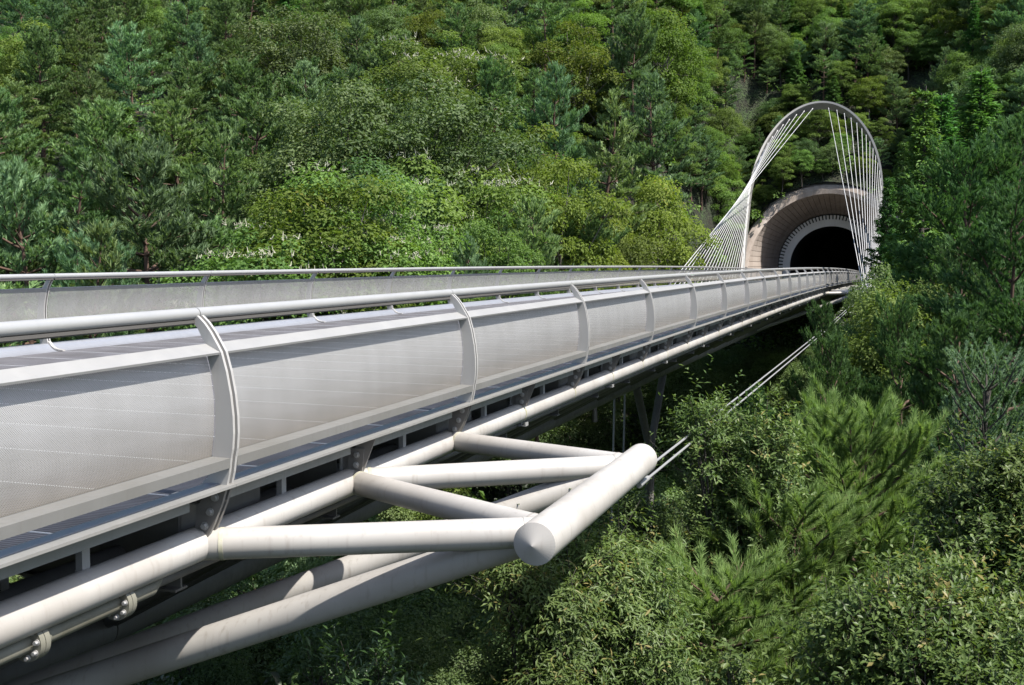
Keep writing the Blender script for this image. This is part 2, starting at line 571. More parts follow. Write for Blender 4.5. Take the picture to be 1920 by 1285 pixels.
def panel_mesh(mir):
    ys = np.array([.037, 3.963])
    xs = XN + pan_pts[:, 0]
    if mir:
        xs = 2 * AX - xs
    zs = ZR + pan_pts[:, 1]
    n = len(xs)
    V_ = np.array([(xs[i], y, zs[i]) for i in range(n) for y in ys])
    fq = np.array([(2 * i, 2 * i + 1, 2 * i + 3, 2 * i + 2) for i in range(n - 1)])
    if mir:
        fq = fq[:, ::-1]
    me = quads_mesh("perforated_panel", V_, fq, M_MESH, smooth=True)
    arc = np.concatenate([[0], np.cumsum(np.hypot(np.diff(pan_pts[:, 0]), np.diff(pan_pts[:, 1])))])
    arc = arc[-1] - arc
    uv = me.uv_layers.new(name="UVMap")
    co = np.empty(len(me.loops), np.int32)
    me.loops.foreach_get("vertex_index", co)
    uvs = np.stack([V_[co, 1], arc[co // 2]], 1).astype(np.float32)
    uv.data.foreach_set("uv", uvs.ravel())
    return me


BAYS = range(-2, 28)


def pair(mb, name, m):
    return mb.mesh(name, m), mb.mirror(AX).mesh(name, m)


me_post = pair(post, "post", M_POST)
me_toe = pair(toe, "toe_bracket", M_POST)
me_low = pair(low_mb, "bracket_plate", M_BRACKET)
me_gask = pair(infill, "gasket", M_SLOT)
me_hand = pair(hand, "handrail", M_RAIL)
me_core = pair(hand_core, "handrail_sleeve", M_SLOT)
me_under = pair(under, "light_strip", M_SLOT)
me_top = pair(top_rail, "top_rail", M_FLANGE)
me_bot = pair(bot_rail, "bottom_rail", M_SILL)
me_pan = panel_mesh(False), panel_mesh(True)


def put(name, me, parent, off, t_, span=4.0):
    loc, rot = place(t_, span)
    return link(name, me, parent, Vector(loc) - off, rot)


for k in BAYS:
    tk = T0 + k * S
    for side, (root, off) in enumerate(((rail_n, rn_off), (rail_f, rf_off))):
        po = put("post", me_post[side], root, off, tk)
        for nm, me in (("bracket_plate", me_low), ("gasket", me_gask), ("toe_bracket", me_toe)):
            link(nm, me[side], po)
        if k < 12 and side == 0:
            for c in POST_BOLTS:
                link("bolt", me_bolt1, po, c)
        h = put("handrail", me_hand[side], root, off, tk)
        link("light_strip", me_under[side], h)
        link("handrail_sleeve", me_core[side], h)
        put("top_rail", me_top[side], root, off, tk)
        put("perforated_panel", me_pan[side], root, off, tk)
        put("bottom_rail", me_bot[side], root, off, tk)

# deck: metre-wide grating panels, joints, upturned edges
ZD = -1.077            # deck level relative to the handrail
XL, XRt = 2 * AX - XN, XN
deck_panel = MB().box(XL + .10, XRt - .10, .008, .992, ZR + ZD - .05, ZR + ZD)
joint = MB()
jp = [(-.10, ZD), (-.02, ZD + .018), (.04, ZD + .06), (.075, ZD + .0985)]
joint.box(XL + .10, XRt - .10, -.0075, .0075, ZR + ZD - .05, ZR + ZD + .004)
nose_top = [(-.0985, ZD), (-.06, ZD + .006), (-.02, ZD + .018), (.012, ZD + .037), (.04, ZD + .06), (.062, ZD + .088), (.083, ZD + .103), (.11, ZD + .106), (.168, ZD + .104)]
nose_poly = nose_top + [(.168, ZD + .085), (.10, ZD + .07), (.05, ZD + .01), (-.0985, ZD - .02)]
nosing = MB().prism(pp(nose_poly), .002, 3.998)
lip = MB().prism(pp([(.169, ZD + .098), (.258, ZD + .102), (.258, ZD + .086), (.169, ZD + .082)]), .002, 3.998)
chan = MB().prism(pp([(.146, ZD + .058), (.146, ZD - .008), (.08, ZD - .008), (.08, ZD - .001), (.138, ZD - .001), (.138, ZD + .051), (.08, ZD + .051), (.08, ZD + .058)]), .04, 1.70)
me_deck = deck_panel.mesh("deck_panel", M_DECK)
me_joint = joint.mesh("deck_joint", M_JOINT)
me_nose = pair(nosing, "edge_nosing", M_NOSE)
me_lip = pair(lip, "edge_lip", M_LIP)
me_chan = pair(chan, "edge_channel", M_CHANNEL)

# main chord: 2 m lengths between brackets
ZCH = -1.347
XB, ZB = -1.955, -1.68
ZC0 = ZR + ZCH
chord = MB().tube([(XN, .012, ZR + ZCH), (XN, 1.988, ZR + ZCH)], .101, 32)
collar = MB().tube([(XN, -.013, ZR + ZCH), (XN, .013, ZR + ZCH)], .1035, 32)
me_chord = pair(chord, "chord_tube", M_WHITE)
me_collar = pair(collar, "weld_collar", M_ALGAE)

midb = MB().prism(pp([(.208, -1.0), (.105, -1.262), (.02, -1.252), (-.06, -1.27), (-.06, -1.10), (.03, -1.10), (.075, -1.04), (.10, -1.0)]), -.008, .008)
splice = MB().prism(pp([(-.009, -1.095), (.118, -1.092), (.104, -1.262), (.03, -1.25), (-.017, -1.262)]), -.024, -.0085)
stiff = MB().box(XN - .075, XN - .063, -.035, .035, ZR - 1.262, ZR - 1.10)
MID_BOLTS = [(XN + p[0], -.0242, ZR + p[1]) for p in ((.06, -1.139), (.055, -1.215))]
me_midb = pair(midb, "web_bracket", M_BRACKET)
me_splice = pair(splice, "splice_plate", M_BRACKET)
me_stiff = pair(stiff, "stiffener", M_FLANGE)
tst = MB().box(XN - .055, XN - .015, -.03, .03, ZR - 1.262, ZR - 1.102)
tst.box(XN - .075, XN + .025, -.05, .05, ZR - 1.102, ZR - 1.0865)
tst.box(XN - .058, XN - .012, -.034, .034, ZR - 1.262, ZR - 1.252)
me_tst = pair(tst, "pedestal", M_FLANGE)
clip = MB().box(XN - .03, XN + .06, -.05, .05, ZR - 1.50, ZR - 1.488).box(XN + .048, XN + .06, -.05, .05, ZR - 1.488, ZR - 1.462).box(XN - .03, XN + .0, -.012, .012, ZR - 1.488, ZR - 1.44)
me_clip = pair(clip, "pipe_hanger", M_FLANGE)
pipe = MB().tube([(XN - .075, 0, ZR - 1.50), (XN - .075, 4, ZR - 1.50)], .035, 12)
me_pipe = pair(pipe, "conduit", M_DARK)

# underside
beam = MB().box(XL + .12, XRt - .12, -.008, .008, ZR - 1.62, ZR - 1.135)
beam.box(XL + .12, XRt - .12, -.06, .06, ZR - 1.635, ZR - 1.621)
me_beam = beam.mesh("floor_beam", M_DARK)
strg = MB()
for x in (-4.95, -6.3, AX, -9.06, -10.41):
    strg.box(x - .05, x + .05, .01, 1.99, ZR - 1.30, ZR - 1.13)
me_strg = strg.mesh("stringer", M_DARK)
gus = MB().prism([(XN - .12, ZR - 1.14), (XN - .12, ZR - 1.40), (XN - .35, ZR - 1.62), (XN - .6, ZR - 1.62), (XN - .6, ZR - 1.14)], -.02, .9)
me_gus = pair(gus, "web_plate", M_DARK)
ZK = -3.86
keel = MB().tube([(AX, .01, ZK), (AX, 3.99, ZK)], .21, 28)
keel.box(AX - .06, AX + .06, .4, 1.7, ZK + .2, ZK + .26).box(AX - .06, AX + .06, 2.3, 3.6, ZK + .2, ZK + .26)
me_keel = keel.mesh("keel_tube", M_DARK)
web1 = MB().tube([(XN, 0, ZC0), (AX, 0, ZK)], .075, 14)
web2 = MB().tube([(XN, 2, ZC0), (AX, 0.02, ZK)], .06, 12)
web3 = MB().tube([(XN, 2, ZC0), (AX, 3.98, ZK)], .06, 12)
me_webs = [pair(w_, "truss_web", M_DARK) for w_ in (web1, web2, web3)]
under_pipe = MB().tube([(XN - .55, 0, ZC0 - .12), (XN - .55, 4, ZC0 - .12)], .07, 16)
for yy in (1, 3):
    under_pipe.box(XN - .60, XN - .50, yy - .03, yy + .03, ZC0 - .05, ZC0 + .25)
me_upipe = pair(under_pipe, "service_pipe", M_DARK)

for k in BAYS:
    tk = T0 + k * S
    for j in range(4):
        put("deck_panel", me_deck, bridge, bridge_off, tk + j, 1)
        put("deck_joint", me_joint, bridge, bridge_off, tk + j, 1)
    for j in (0, 2):
        put("floor_beam", me_beam, bridge, bridge_off, tk + j, 2)
        put("stringer", me_strg, bridge, bridge_off, tk + j, 2)
        for s_ in (0, 1):
            ch = put("chord_tube", me_chord[s_], bridge, bridge_off, tk + j, 2)
            link("weld_collar", me_collar[s_], ch)
            put("edge_channel", me_chan[s_], bridge, bridge_off, tk + j, 2)
            put("pedestal", me_tst[s_], bridge, bridge_off, tk + j + 1.03, 2)
            if j == 0:
                put("web_plate", me_gus[s_], bridge, bridge_off, tk + j, 2)
    for s_ in (0, 1):
        put("edge_nosing", me_nose[s_], bridge, bridge_off, tk)
        put("edge_lip", me_lip[s_], bridge, bridge_off, tk)
        b = put("web_bracket", me_midb[s_], bridge, bridge_off, tk + 2, 2)
        link("splice_plate", me_splice[s_], b)
        link("stiffener", me_stiff[s_], b)
        if k < 12 and s_ == 0:
            for c in MID_BOLTS:
                link("bolt", me_bolt1, b, c)
        for w_ in me_webs:
            put("truss_web", w_[s_], bridge, bridge_off, tk)
        put("service_pipe", me_upipe[s_], bridge, bridge_off, tk)
        put("conduit", me_pipe[s_], bridge, bridge_off, tk)
        if k >= 1:
            put("pipe_hanger", me_clip[s_], bridge, bridge_off, tk + 2.15)
    put("keel_tube", me_keel, bridge, bridge_off, tk)

# outriggers: two bays, each with a capped boom and a W of struts


def cone_boom(y0, y1, r, capd):
    mb = MB()
    n = 40
    a_ = np.arange(n) * 2 * math.pi / n
    for ya, yb, first in ((y0, y1, True),):
        ring0 = [(XB + r * math.cos(q), y0, ZB + r * math.sin(q)) for q in a_]
        ring1 = [(XB + r * math.cos(q), y1, ZB + r * math.sin(q)) for q in a_]
        mb.add(ring0 + ring1, [(k2, (k2 + 1) % n, (k2 + 1) % n + n, k2 + n) for k2 in range(n)], True)
        for rg, yy, fl_ in ((ring0, y0 - capd, 1), (ring1, y1 + capd, 0)):
            for k2 in range(n):
                tri = [rg[k2], rg[(k2 + 1) % n], (XB, yy, ZB)]
                mb.add(tri[::-1] if fl_ else tri, [(0, 1, 2)])
    return mb


def strut(a_, b_, r):
    return MB().tube([a_, b_], r, 32)


for t_mid in (T0 + 2, T0 + 62):
    for s_ in (0, 1):
        c0 = cz(t_mid)
        out = thing("outrigger", None, None)
        for kk in ("label", "category"):
            if kk in out:
                del out[kk]
        out.parent = bridge
        out.location = Vector((0, t_mid, c0)) - bridge_off

        def sub(name, mb, m=M_WHITE):
            if s_:
                mb = mb.mirror(AX)
            return link(name, mb.mesh(name, m), out)
        sub("boom", cone_boom(-1.48, 1.46, .1265, .055))
        A, Mi, B = (XN, -2, ZC0), (XN, 0, ZC0), (XN, 2, ZC0)
        q0, q1 = (XB, -1.17, ZB), (XB, 1.13, ZB)
        sub("strut", strut(A, q0, .0935))
        sub("strut", strut(Mi, q0, .088))
        sub("strut", strut(Mi, q1, .0935))
        sub("strut", strut(B, q1, .088))
        nd = (AX, -2, ZK)
        for p_, q_, r_ in ((A, q0, .0935), (Mi, q0, .088), (Mi, q1, .0935), (B, q1, .088)):
            p_, q_ = np.array(p_), np.array(q_)
            e_ = norm(q_ - p_)
            l_ = np.linalg.norm(q_ - p_)
            sub("weld_ring", MB().tube([p_ + e_ * .125, p_ + e_ * .15], r_ + .003, 32), M_WELD)
            sub("weld_ring", MB().tube([q_ - e_ * .16, q_ - e_ * .145], r_ + .003, 32), M_BRACE)
        sub("brace", strut((XB, -1.17, ZB + .01), nd, .105), M_BRACE)
        sub("brace", strut((XB, 1.13, ZB + .01), nd, .105), M_BRACE)

# flanged service pipe under the first bays
fp = thing("flanged_pipe", None, None)
for kk in ("label", "category"):
    if kk in fp:
        del fp[kk]
fp.parent = bridge
fp.location = Vector((-3.87, 4.75, -1.865)) - bridge_off
run = MB().tube([(0, -3.4, .0), (0, .6, .0), (-.25, 1.15, .04), (-.8, 1.5, .04)], .045, 18)
link("pipe_run", run.mesh("pipe_run", M_PIPE), fp)
flg = MB().tube([(0, -.034, 0), (0, -.002, 0)], .090, 30).tube([(0, .002, 0), (0, .034, 0)], .090, 30).tube([(0, .034, 0), (0, .09, 0)], [.075, .05], 24)
me_flg = flg.mesh("flange", M_PIPE)
fb = MB().hexbolt((0, 0, 0), (0, -1, 0), .0105, .02)
me_fb = fb.mesh("flange_bolt", M_BOLT)
for fy in (-.33, .33):
    link("flange", me_flg, fp, (0, fy, 0))
    for q in range(8):
        aa = q * math.pi / 4 + .2
        link("flange_bolt", me_fb, fp, (.069 * math.cos(aa), fy - .0345, .069 * math.sin(aa)))

# stay cables between the outriggers
for i, (dx, dz) in enumerate(((-.026, .024), (.026, -.024))):
    for s_ in (0, 1):
        y0, y1 = T0 + 3.3, T0 + 61
        z0, z1 = ZB - .16 + dz, ZB - .16 + dz + cz(y1)
        ys = np.linspace(y0, y1, 14)
        xx = XB + dx
        if s_:
            xx = 2 * AX - xx
        mb = MB().tube([(xx, y, z0 + (z1 - z0) * (y - y0) / (y1 - y0) - .10 * math.sin(math.pi * (y - y0) / (y1 - y0))) for y in ys], .0115, 12)
        mb.tube([(xx, y0 - .05, z0), (xx, y0 + .28, z0)], .022, 14)
        lab = [["upper one of the twin slim rods running low beside the deck from the nearest outrigger", "lower one of the twin slim rods running low beside the deck from the nearest outrigger"],
               ["upper white rod hidden on the far side of the deck", "lower white rod hidden on the far side of the deck"]][s_][i]
        if s_ == 0:
            tag(link("stay_cable", mb.mesh("stay_cable", M_ROD)), lab, "cable", "stay rods between the outriggers")

# pier
pier = thing("bridge_pier", "slender grey V shaped steel pier standing in the shade under the deck", "pier", (AX, 37.7, -18))
pb = Vector(pier.location)
topz = ZK + cz(37.7) - .15
for ya, yb in ((35.4, 37.45), (39.7, 37.85)):
    link("column", MB().tube([(AX, ya, topz), (AX, yb, -6.35), (AX, yb, -18.5)], [.13, .13, .15], 18).mesh("column", M_DARK), pier, -pb)
for yo in (36.3, 37.8):
    link("tie_rod", MB().tube([(AX - .9, yo, topz), (AX - .9, yo - .6, -18.5)], .035, 8).mesh("tie_rod", M_FLANGE), pier, -pb)

# ------------------------------------------------------------------ arch and its cables
AC, AHW, TB, LEAN = -7.95, 6.12, 110.0, math.tan(rad(30))


def arch_pt(s_len, side):
    """point on the arch at a distance from the crown, on the side -1 / +1"""
    return np.interp(s_len, ARC_S, ARC[:, 0]) * side + AC, TB + (np.interp(s_len, ARC_S, ARC[:, 1]) + 3) * LEAN, np.interp(s_len, ARC_S, ARC[:, 1])


qa = np.linspace(0, math.pi / 2, 60)
ARC = np.concatenate([np.stack([AHW * np.sin(qa), 5.0 + 9.45 * np.cos(qa)], 1), np.stack([np.full(12, AHW), np.linspace(4.3, -4.3, 12)], 1)])
seg3 = np.sqrt(np.diff(ARC[:, 0]) ** 2 + np.diff(ARC[:, 1]) ** 2 * (1 + LEAN ** 2))
ARC_S = np.concatenate([[0], np.cumsum(seg3)])
arch = thing("cable_arch", "tall slender grey steel arch leaning back before the tunnel, strung with white cables", "arch", (AC, TB, -4.3))
ao = Vector(arch.location)
full = np.concatenate([ARC[::-1] * [-1, 1], ARC[1:]])
C3 = np.stack([AC + full[:, 0], TB + (full[:, 1] + 3) * LEAN, full[:, 1]], 1)
T3 = norm(np.gradient(C3, axis=0))
Nf = np.array([0, -math.cos(rad(30)), math.sin(rad(30))])       # normal of the arch's leaning plane, to the front
mb = MB()
rings = []
for i in range(len(C3)):
    o_ = np.cross(Nf, T3[i])           # in plane, across the rib
    o_ = o_ if o_ @ (C3[i] - np.array([AC, TB + 5, 2.0])) > 0 else -o_
    wd, dp = .60, .11
    rings += [C3[i] + Nf * wd + o_ * dp * .6, C3[i] + Nf * wd * .9 - o_ * dp, C3[i] - Nf * wd * .9 - o_ * dp, C3[i] - Nf * wd + o_ * dp * .6]
nr = len(C3)
ff = [(4 * i + k, 4 * i + (k + 1) % 4, 4 * i + 4 + (k + 1) % 4, 4 * i + 4 + k) for i in range(nr - 1) for k in range(4)]
mb.add(rings, ff + [(3, 2, 1, 0), tuple(4 * (nr - 1) + k for k in range(4))])
rib_me = mb.mesh("arch_rib", M_ARCH)
link("arch_rib", rib_me, arch, -ao)
NCAB = 22
for side in (-1, 1):
    for i in range(NCAB):
        ax_, ay_, az_ = arch_pt(.75 + .84 * i, side)
        fy = 69.5 + i * 1.78
        fx = AX + side * 5.73
        fz_ = ZB - .1 + cz(fy)
        a3, b3 = np.array([ax_, ay_ - .3, az_ - .25]), np.array([fx, fy, fz_])
        d_ = norm(b3 - a3)
        c = MB().tube([a3, b3], .021, 8)
        c.tube([a3, a3 + d_ * .55], .045, 10)
        c.tube([b3 - d_ * .4, b3], .032, 10)
        link("cable", c.mesh("cable", M_CABLE), arch, -ao)
for s_ in (0, 1):
    for i in range(NCAB):
        y = 69.5 + i * 1.78
        mb = MB().tube([(XN, y, ZC0 + cz(y)), (XB, y, ZB - .1 + cz(y))], .045, 12)
        if s_:
            mb = mb.mirror(AX)
        link("anchor_arm", mb.mesh("anchor_arm", M_CHANNEL), bridge, -bridge_off)

# ------------------------------------------------------------------ tunnel portal and road
PT, PZ = 140.0, -1.62
portal = thing("tunnel_portal", "flared brown concrete tunnel mouth with white toothed ring round a dark opening", "tunnel", (AX, PT, -4.3))
po_ = Vector(portal.location)
NST = 84
prof = [(127.6, 7.95), (129.5, 7.66), (132, 7.24), (134.5, 6.84), (137, 6.47), (139.2, 6.16), (140.3, 6.02)]
fl = MB()


def rim_y(y, aa):
    """the mouth is cut back at the top along the hillside"""
    return y + 4.6 * max(0.0, math.sin(aa)) * (140.3 - y) / 12.7


angs, offs = [], []
for q in range(NST):
    a0, da = 2 * math.pi * q / NST, 2 * math.pi / NST
    angs += [a0 + da * .05, a0 + da * .95, a0 + da * .97, a0 + da * 1.03]
    offs += [0, 0, .05, .05]
na = len(angs)
vs = [(AX + (r + dr) * math.cos(aa), rim_y(y, aa), PZ + (r + dr) * math.sin(aa)) for (y, r) in prof for aa, dr in zip(angs, offs)]
fl.add(vs, [(i * na + q, i * na + (q + 1) % na, (i + 1) * na + (q + 1) % na, (i + 1) * na + q) for i in range(len(prof) - 1) for q in range(na)])
link("flare_lining", fl.mesh("flare_lining", M_CONC), portal, -po_)
collar_ = MB()
NS2 = 72
vs, fs = [], []
outer = [(127.6, 7.95), (127.45, 8.0), (127.45, 8.5), (127.7, 8.95), (129, 9.3), (131.5, 9.6), (133, 9.7)]
for q in range(NS2):
    aa = 2 * math.pi * q / NS2
    for (y, r) in outer:
        vs.append((AX + r * math.cos(aa), rim_y(y, aa), PZ + r * math.sin(aa)))
no = len(outer)
for q in range(NS2):
    q2 = (q + 1) % NS2
    for i in range(no - 1):
        fs.append((q * no + i, q2 * no + i, q2 * no + i + 1, q * no + i + 1))
collar_.add(vs, fs)
link("outer_collar", collar_.mesh("outer_collar", M_CONC), portal, -po_)
ring = MB()
NR = 120


def annulus(mb_, r0, r1, y0, y1, a0, a1, n):
    vs_, fs_ = [], []
    for q in range(n + 1):
        aa = a0 + (a1 - a0) * q / n
        c_, s__ = math.cos(aa), math.sin(aa)
        vs_ += [(AX + r0 * c_, y0, PZ + r0 * s__), (AX + r1 * c_, y0, PZ + r1 * s__), (AX + r1 * c_, y1, PZ + r1 * s__), (AX + r0 * c_, y1, PZ + r0 * s__)]
    for q in range(n):
        for k_ in range(4):
            fs_.append((4 * q + k_, 4 * q + (k_ + 1) % 4, 4 * q + 4 + (k_ + 1) % 4, 4 * q + 4 + k_))
    fs_ += [(3, 2, 1, 0), tuple(4 * n + k_ for k_ in range(4))]
    mb_.add(vs_, fs_)


annulus(ring, 4.62, 5.42, 139.6, 140.25, math.radians(-30), math.radians(210), 96)
link("portal_ring", ring.mesh("portal_ring", M_RING), portal, -po_)
tooth = MB()
NT_ = 62
for q in range(NT_):
    a0 = math.radians(-30) + math.radians(240) * q / NT_
    annulus(tooth, 5.42, 5.9, 139.7, 140.25, a0, a0 + math.radians(240) / NT_ * .58, 2)
link("ring_teeth", tooth.mesh("ring_teeth", M_RING), portal, -po_)
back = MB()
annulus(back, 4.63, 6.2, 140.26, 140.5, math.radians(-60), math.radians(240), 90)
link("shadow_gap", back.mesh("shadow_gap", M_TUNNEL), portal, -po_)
tun = MB()
vs, fs = [], []
for q in range(64):
    aa = 2 * math.pi * q / 64
    for y in (140.5, 150, 165, 185):
        vs.append((AX + 4.66 * math.cos(aa), y, PZ + 4.66 * math.sin(aa)))
for q in range(64):
    q2 = (q + 1) % 64
    for i in range(3):
        fs.append((q * 4 + i, q * 4 + i + 1, q2 * 4 + i + 1, q2 * 4 + i))
fs.append(tuple(q * 4 + 3 for q in range(64)))
tun.add(vs, fs)
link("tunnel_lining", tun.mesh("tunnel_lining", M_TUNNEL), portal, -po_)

zr = ZR + ZD + cz(114)
road = MB().box(AX - 4.0, AX + 4.0, 113.9, 127.3, zr - .6, zr + .004)
road.box(AX - 3.9, AX + 3.9, 127.3, 184, zr - .6, zr + .004)
tag(link("road", road.mesh("road", M_ROAD)), kind="structure")
abut = MB().box(AX - 5.2, AX + 5.2, 112.2, 114.2, -9, zr - .05)
for sx in (-1, 1):
    abut.box(AX + sx * 4.6 - .25, AX + sx * 4.6 + .25, 114.2, 127.4, -7, zr + .75)
tag(link("abutment_wall", abut.mesh("abutment_wall", M_WALL)), "pale concrete abutment with low side walls between the bridge end and tunnel", "wall")

# ------------------------------------------------------------------ vegetation
RNG = np.random.default_rng(7)


def rnd_unit(rng, n):
    return norm(rng.normal(size=(n, 3)))


def frame(D):
    ref = np.where(np.abs(D[:, 2:3]) < 0.9, np.array([[0, 0, 1.0]]), np.array([[1.0, 0, 0]]))
    u = norm(np.cross(D, ref))
    return u, np.cross(u, D)


class Leaves:
    def __init__(s):
        s.V, s.F, s.T, s.n = [], [], [], 0

    def kites(s, P, D, Nn, L, W, tint, fold=0.25):
        n = len(P)
        L = np.broadcast_to(L, (n,))[:, None]
        W = np.broadcast_to(W, (n,))[:, None]
        D = norm(D)
        side = norm(np.cross(D, Nn))
        up = np.cross(side, D)
        m = P + D * L * .48
        v = np.stack([P, m + side * W * .5 + up * W * fold, P + D * L - up * L * .08, m - side * W * .5 + up * W * fold], 1).reshape(-1, 3)
        b = s.n + 4 * np.arange(n)
        f = np.stack([np.stack([b, b + 2, b + 1], 1), np.stack([b, b + 3, b + 2], 1)], 1).reshape(-1, 3)
        s.V.append(v)
        s.F.append(f)
        s.T.append(np.repeat(np.broadcast_to(tint, (n,)), 2))
        s.n += 4 * n

    def needles(s, P, D, L, W, tint, rng):
        n = len(P)
        D = norm(D)
        side = norm(np.cross(D, np.array([.15, -.1, 1.0]) + rng.normal(0, .45, (n, 3))))
        L = np.broadcast_to(L, (n,))[:, None]
        W = np.broadcast_to(W, (n,))[:, None]
        v = np.stack([P - side * W * .5, P + side * W * .5, P + D * L], 1).reshape(-1, 3)
        b = s.n + 3 * np.arange(n)
        s.V.append(v)
        s.F.append(np.stack([b, b + 1, b + 2], 1))
        s.T.append(np.broadcast_to(tint, (n,)))
        s.n += 3 * n

    def mesh(s, name, m):
        return quads_mesh(name, np.concatenate(s.V), np.concatenate(s.F), m, np.clip(np.concatenate(s.T), 0, 1))


def tufts(lv, rng, P, D, nn, L, W, spread, tint):
    n = len(P)
    Pn = np.repeat(P, nn, 0)
    Dn = np.repeat(norm(D), nn, 0)
    r = rnd_unit(rng, n * nn)
    dd = norm(Dn + r * spread * rng.uniform(.5, 1.1, (n * nn, 1)))
    Pn = Pn - Dn * rng.uniform(0, .8, (n * nn, 1)) * L
    lv.needles(Pn, dd, L * rng.uniform(.7, 1.15, n * nn), W, np.clip(np.repeat(tint, nn) + rng.normal(0, .12, n * nn), 0, 1), rng)


def branch(p0, d0, L, up, rng, n=5, wob=.12):
    pts = [np.array(p0, float)]
    d = norm(np.array(d0, float))
    for i in range(n):
        d = norm(d + np.array([0, 0, up / n]) + rng.normal(0, wob, 3))
        pts.append(pts[-1] + d * L / n)
    return np.array(pts)


def along(pts, u):
    k = len(pts) - 1
    x = np.clip(u, 0, 1) * k
    i = np.minimum(x.astype(int), k - 1)
    f = (x - i)[:, None]
    return pts[i] * (1 - f) + pts[i + 1] * f, norm(pts[i + 1] - pts[i])


def pine(seed, H=12., R=3.0, cb=.35, needL=.27, needW=.06, nn=15, dens=1.35, conical=.5, sideL=.4, layer=1.0, up=.35):
    rng = np.random.default_rng(seed)
    tr, lv = MB(), Leaves()
    lean = rng.normal(0, .04, 2)
    tp = np.array([(lean[0] * z + .12 * math.sin(z * .7 + seed), lean[1] * z + .12 * math.cos(z * .5 + seed), z) for z in np.linspace(0, H * .97, 9)])
    tr.tube(tp, np.linspace(.19, .03, 9) * H / 12, 8)
    z = cb * H
    while z < H * .98:
        s_ = (z - cb * H) / (H - cb * H)
        prof = (1 - s_) ** .75 * conical + math.sqrt(max(0, 1 - s_ ** 2)) * (1 - conical)
        prof *= .75 + .35 * min(1, s_ * 4)
        nb = int(rng.integers(3, 6))
        a0 = rng.uniform(0, 6.28)
        for b in range(nb):
            if rng.random() < .1:
                continue
            az = a0 + b * 6.283 / nb + rng.normal(0, .3)
            L = max(.45, R * prof * rng.uniform(.65, 1.18))
            el = -.05 + .95 * s_ ** 1.5 + rng.normal(0, .1)
            p0, _ = along(tp, np.array([z / (H * .97)]))
            bp_ = branch(p0[0], (math.cos(az) * math.cos(el), math.sin(az) * math.cos(el), math.sin(el)), L, up, rng)
            tr.tube(bp_, np.linspace(.05, .012, 6) * (L / 3 + .25), 4, False)
            m = max(3, int(L * 5.2 * dens))
            us = np.linspace(.28, 1.0, m) + rng.uniform(-.04, .04, m)
            bp, bd = along(bp_, us)
            sgn = np.where(np.arange(m) % 2 == 0, 1, -1)[:, None]
            lat = norm(np.cross(bd, [0, 0, 1.0])) * sgn
            bl = (sideL * L * (1.12 - us) + .25) * rng.uniform(.7, 1.2, m)
            sd = norm(lat * .8 + bd * .75 + np.array([0, 0, .22]) + rng.normal(0, .12, (m, 3)))
            PP, DD = [], []
            for i in range(m):
                q = max(2, int(bl[i] / .19))
                w_ = (np.arange(q) + .6) / q
                PP.append(bp[i] + sd[i] * (bl[i] * w_)[:, None] + np.array([0, 0, .18]) * (w_ ** 2 * bl[i])[:, None])
                DD.append(np.repeat((sd[i] * .8 + np.array([0, 0, .25 + up]))[None], q, 0))
            PP, DD = np.concatenate(PP), np.concatenate(DD)
            PP = PP + rng.normal(0, .05, PP.shape)
            tufts(lv, rng, PP, DD + rng.normal(0, .25, DD.shape), nn, needL, needW, .62, rng.uniform(.15, .8, len(PP)))
        z += layer * rng.uniform(.42, .78) * (1.15 - .45 * s_) * H / 12
    tip = tp[-1] + np.array([[0, 0, .05], [0, 0, .25], [0, 0, .5]])
    tufts(lv, rng, tip, np.array([[0, 0, 1.]] * 3), nn * 2, needL, needW, .6, np.full(3, .6))
    return tr, lv


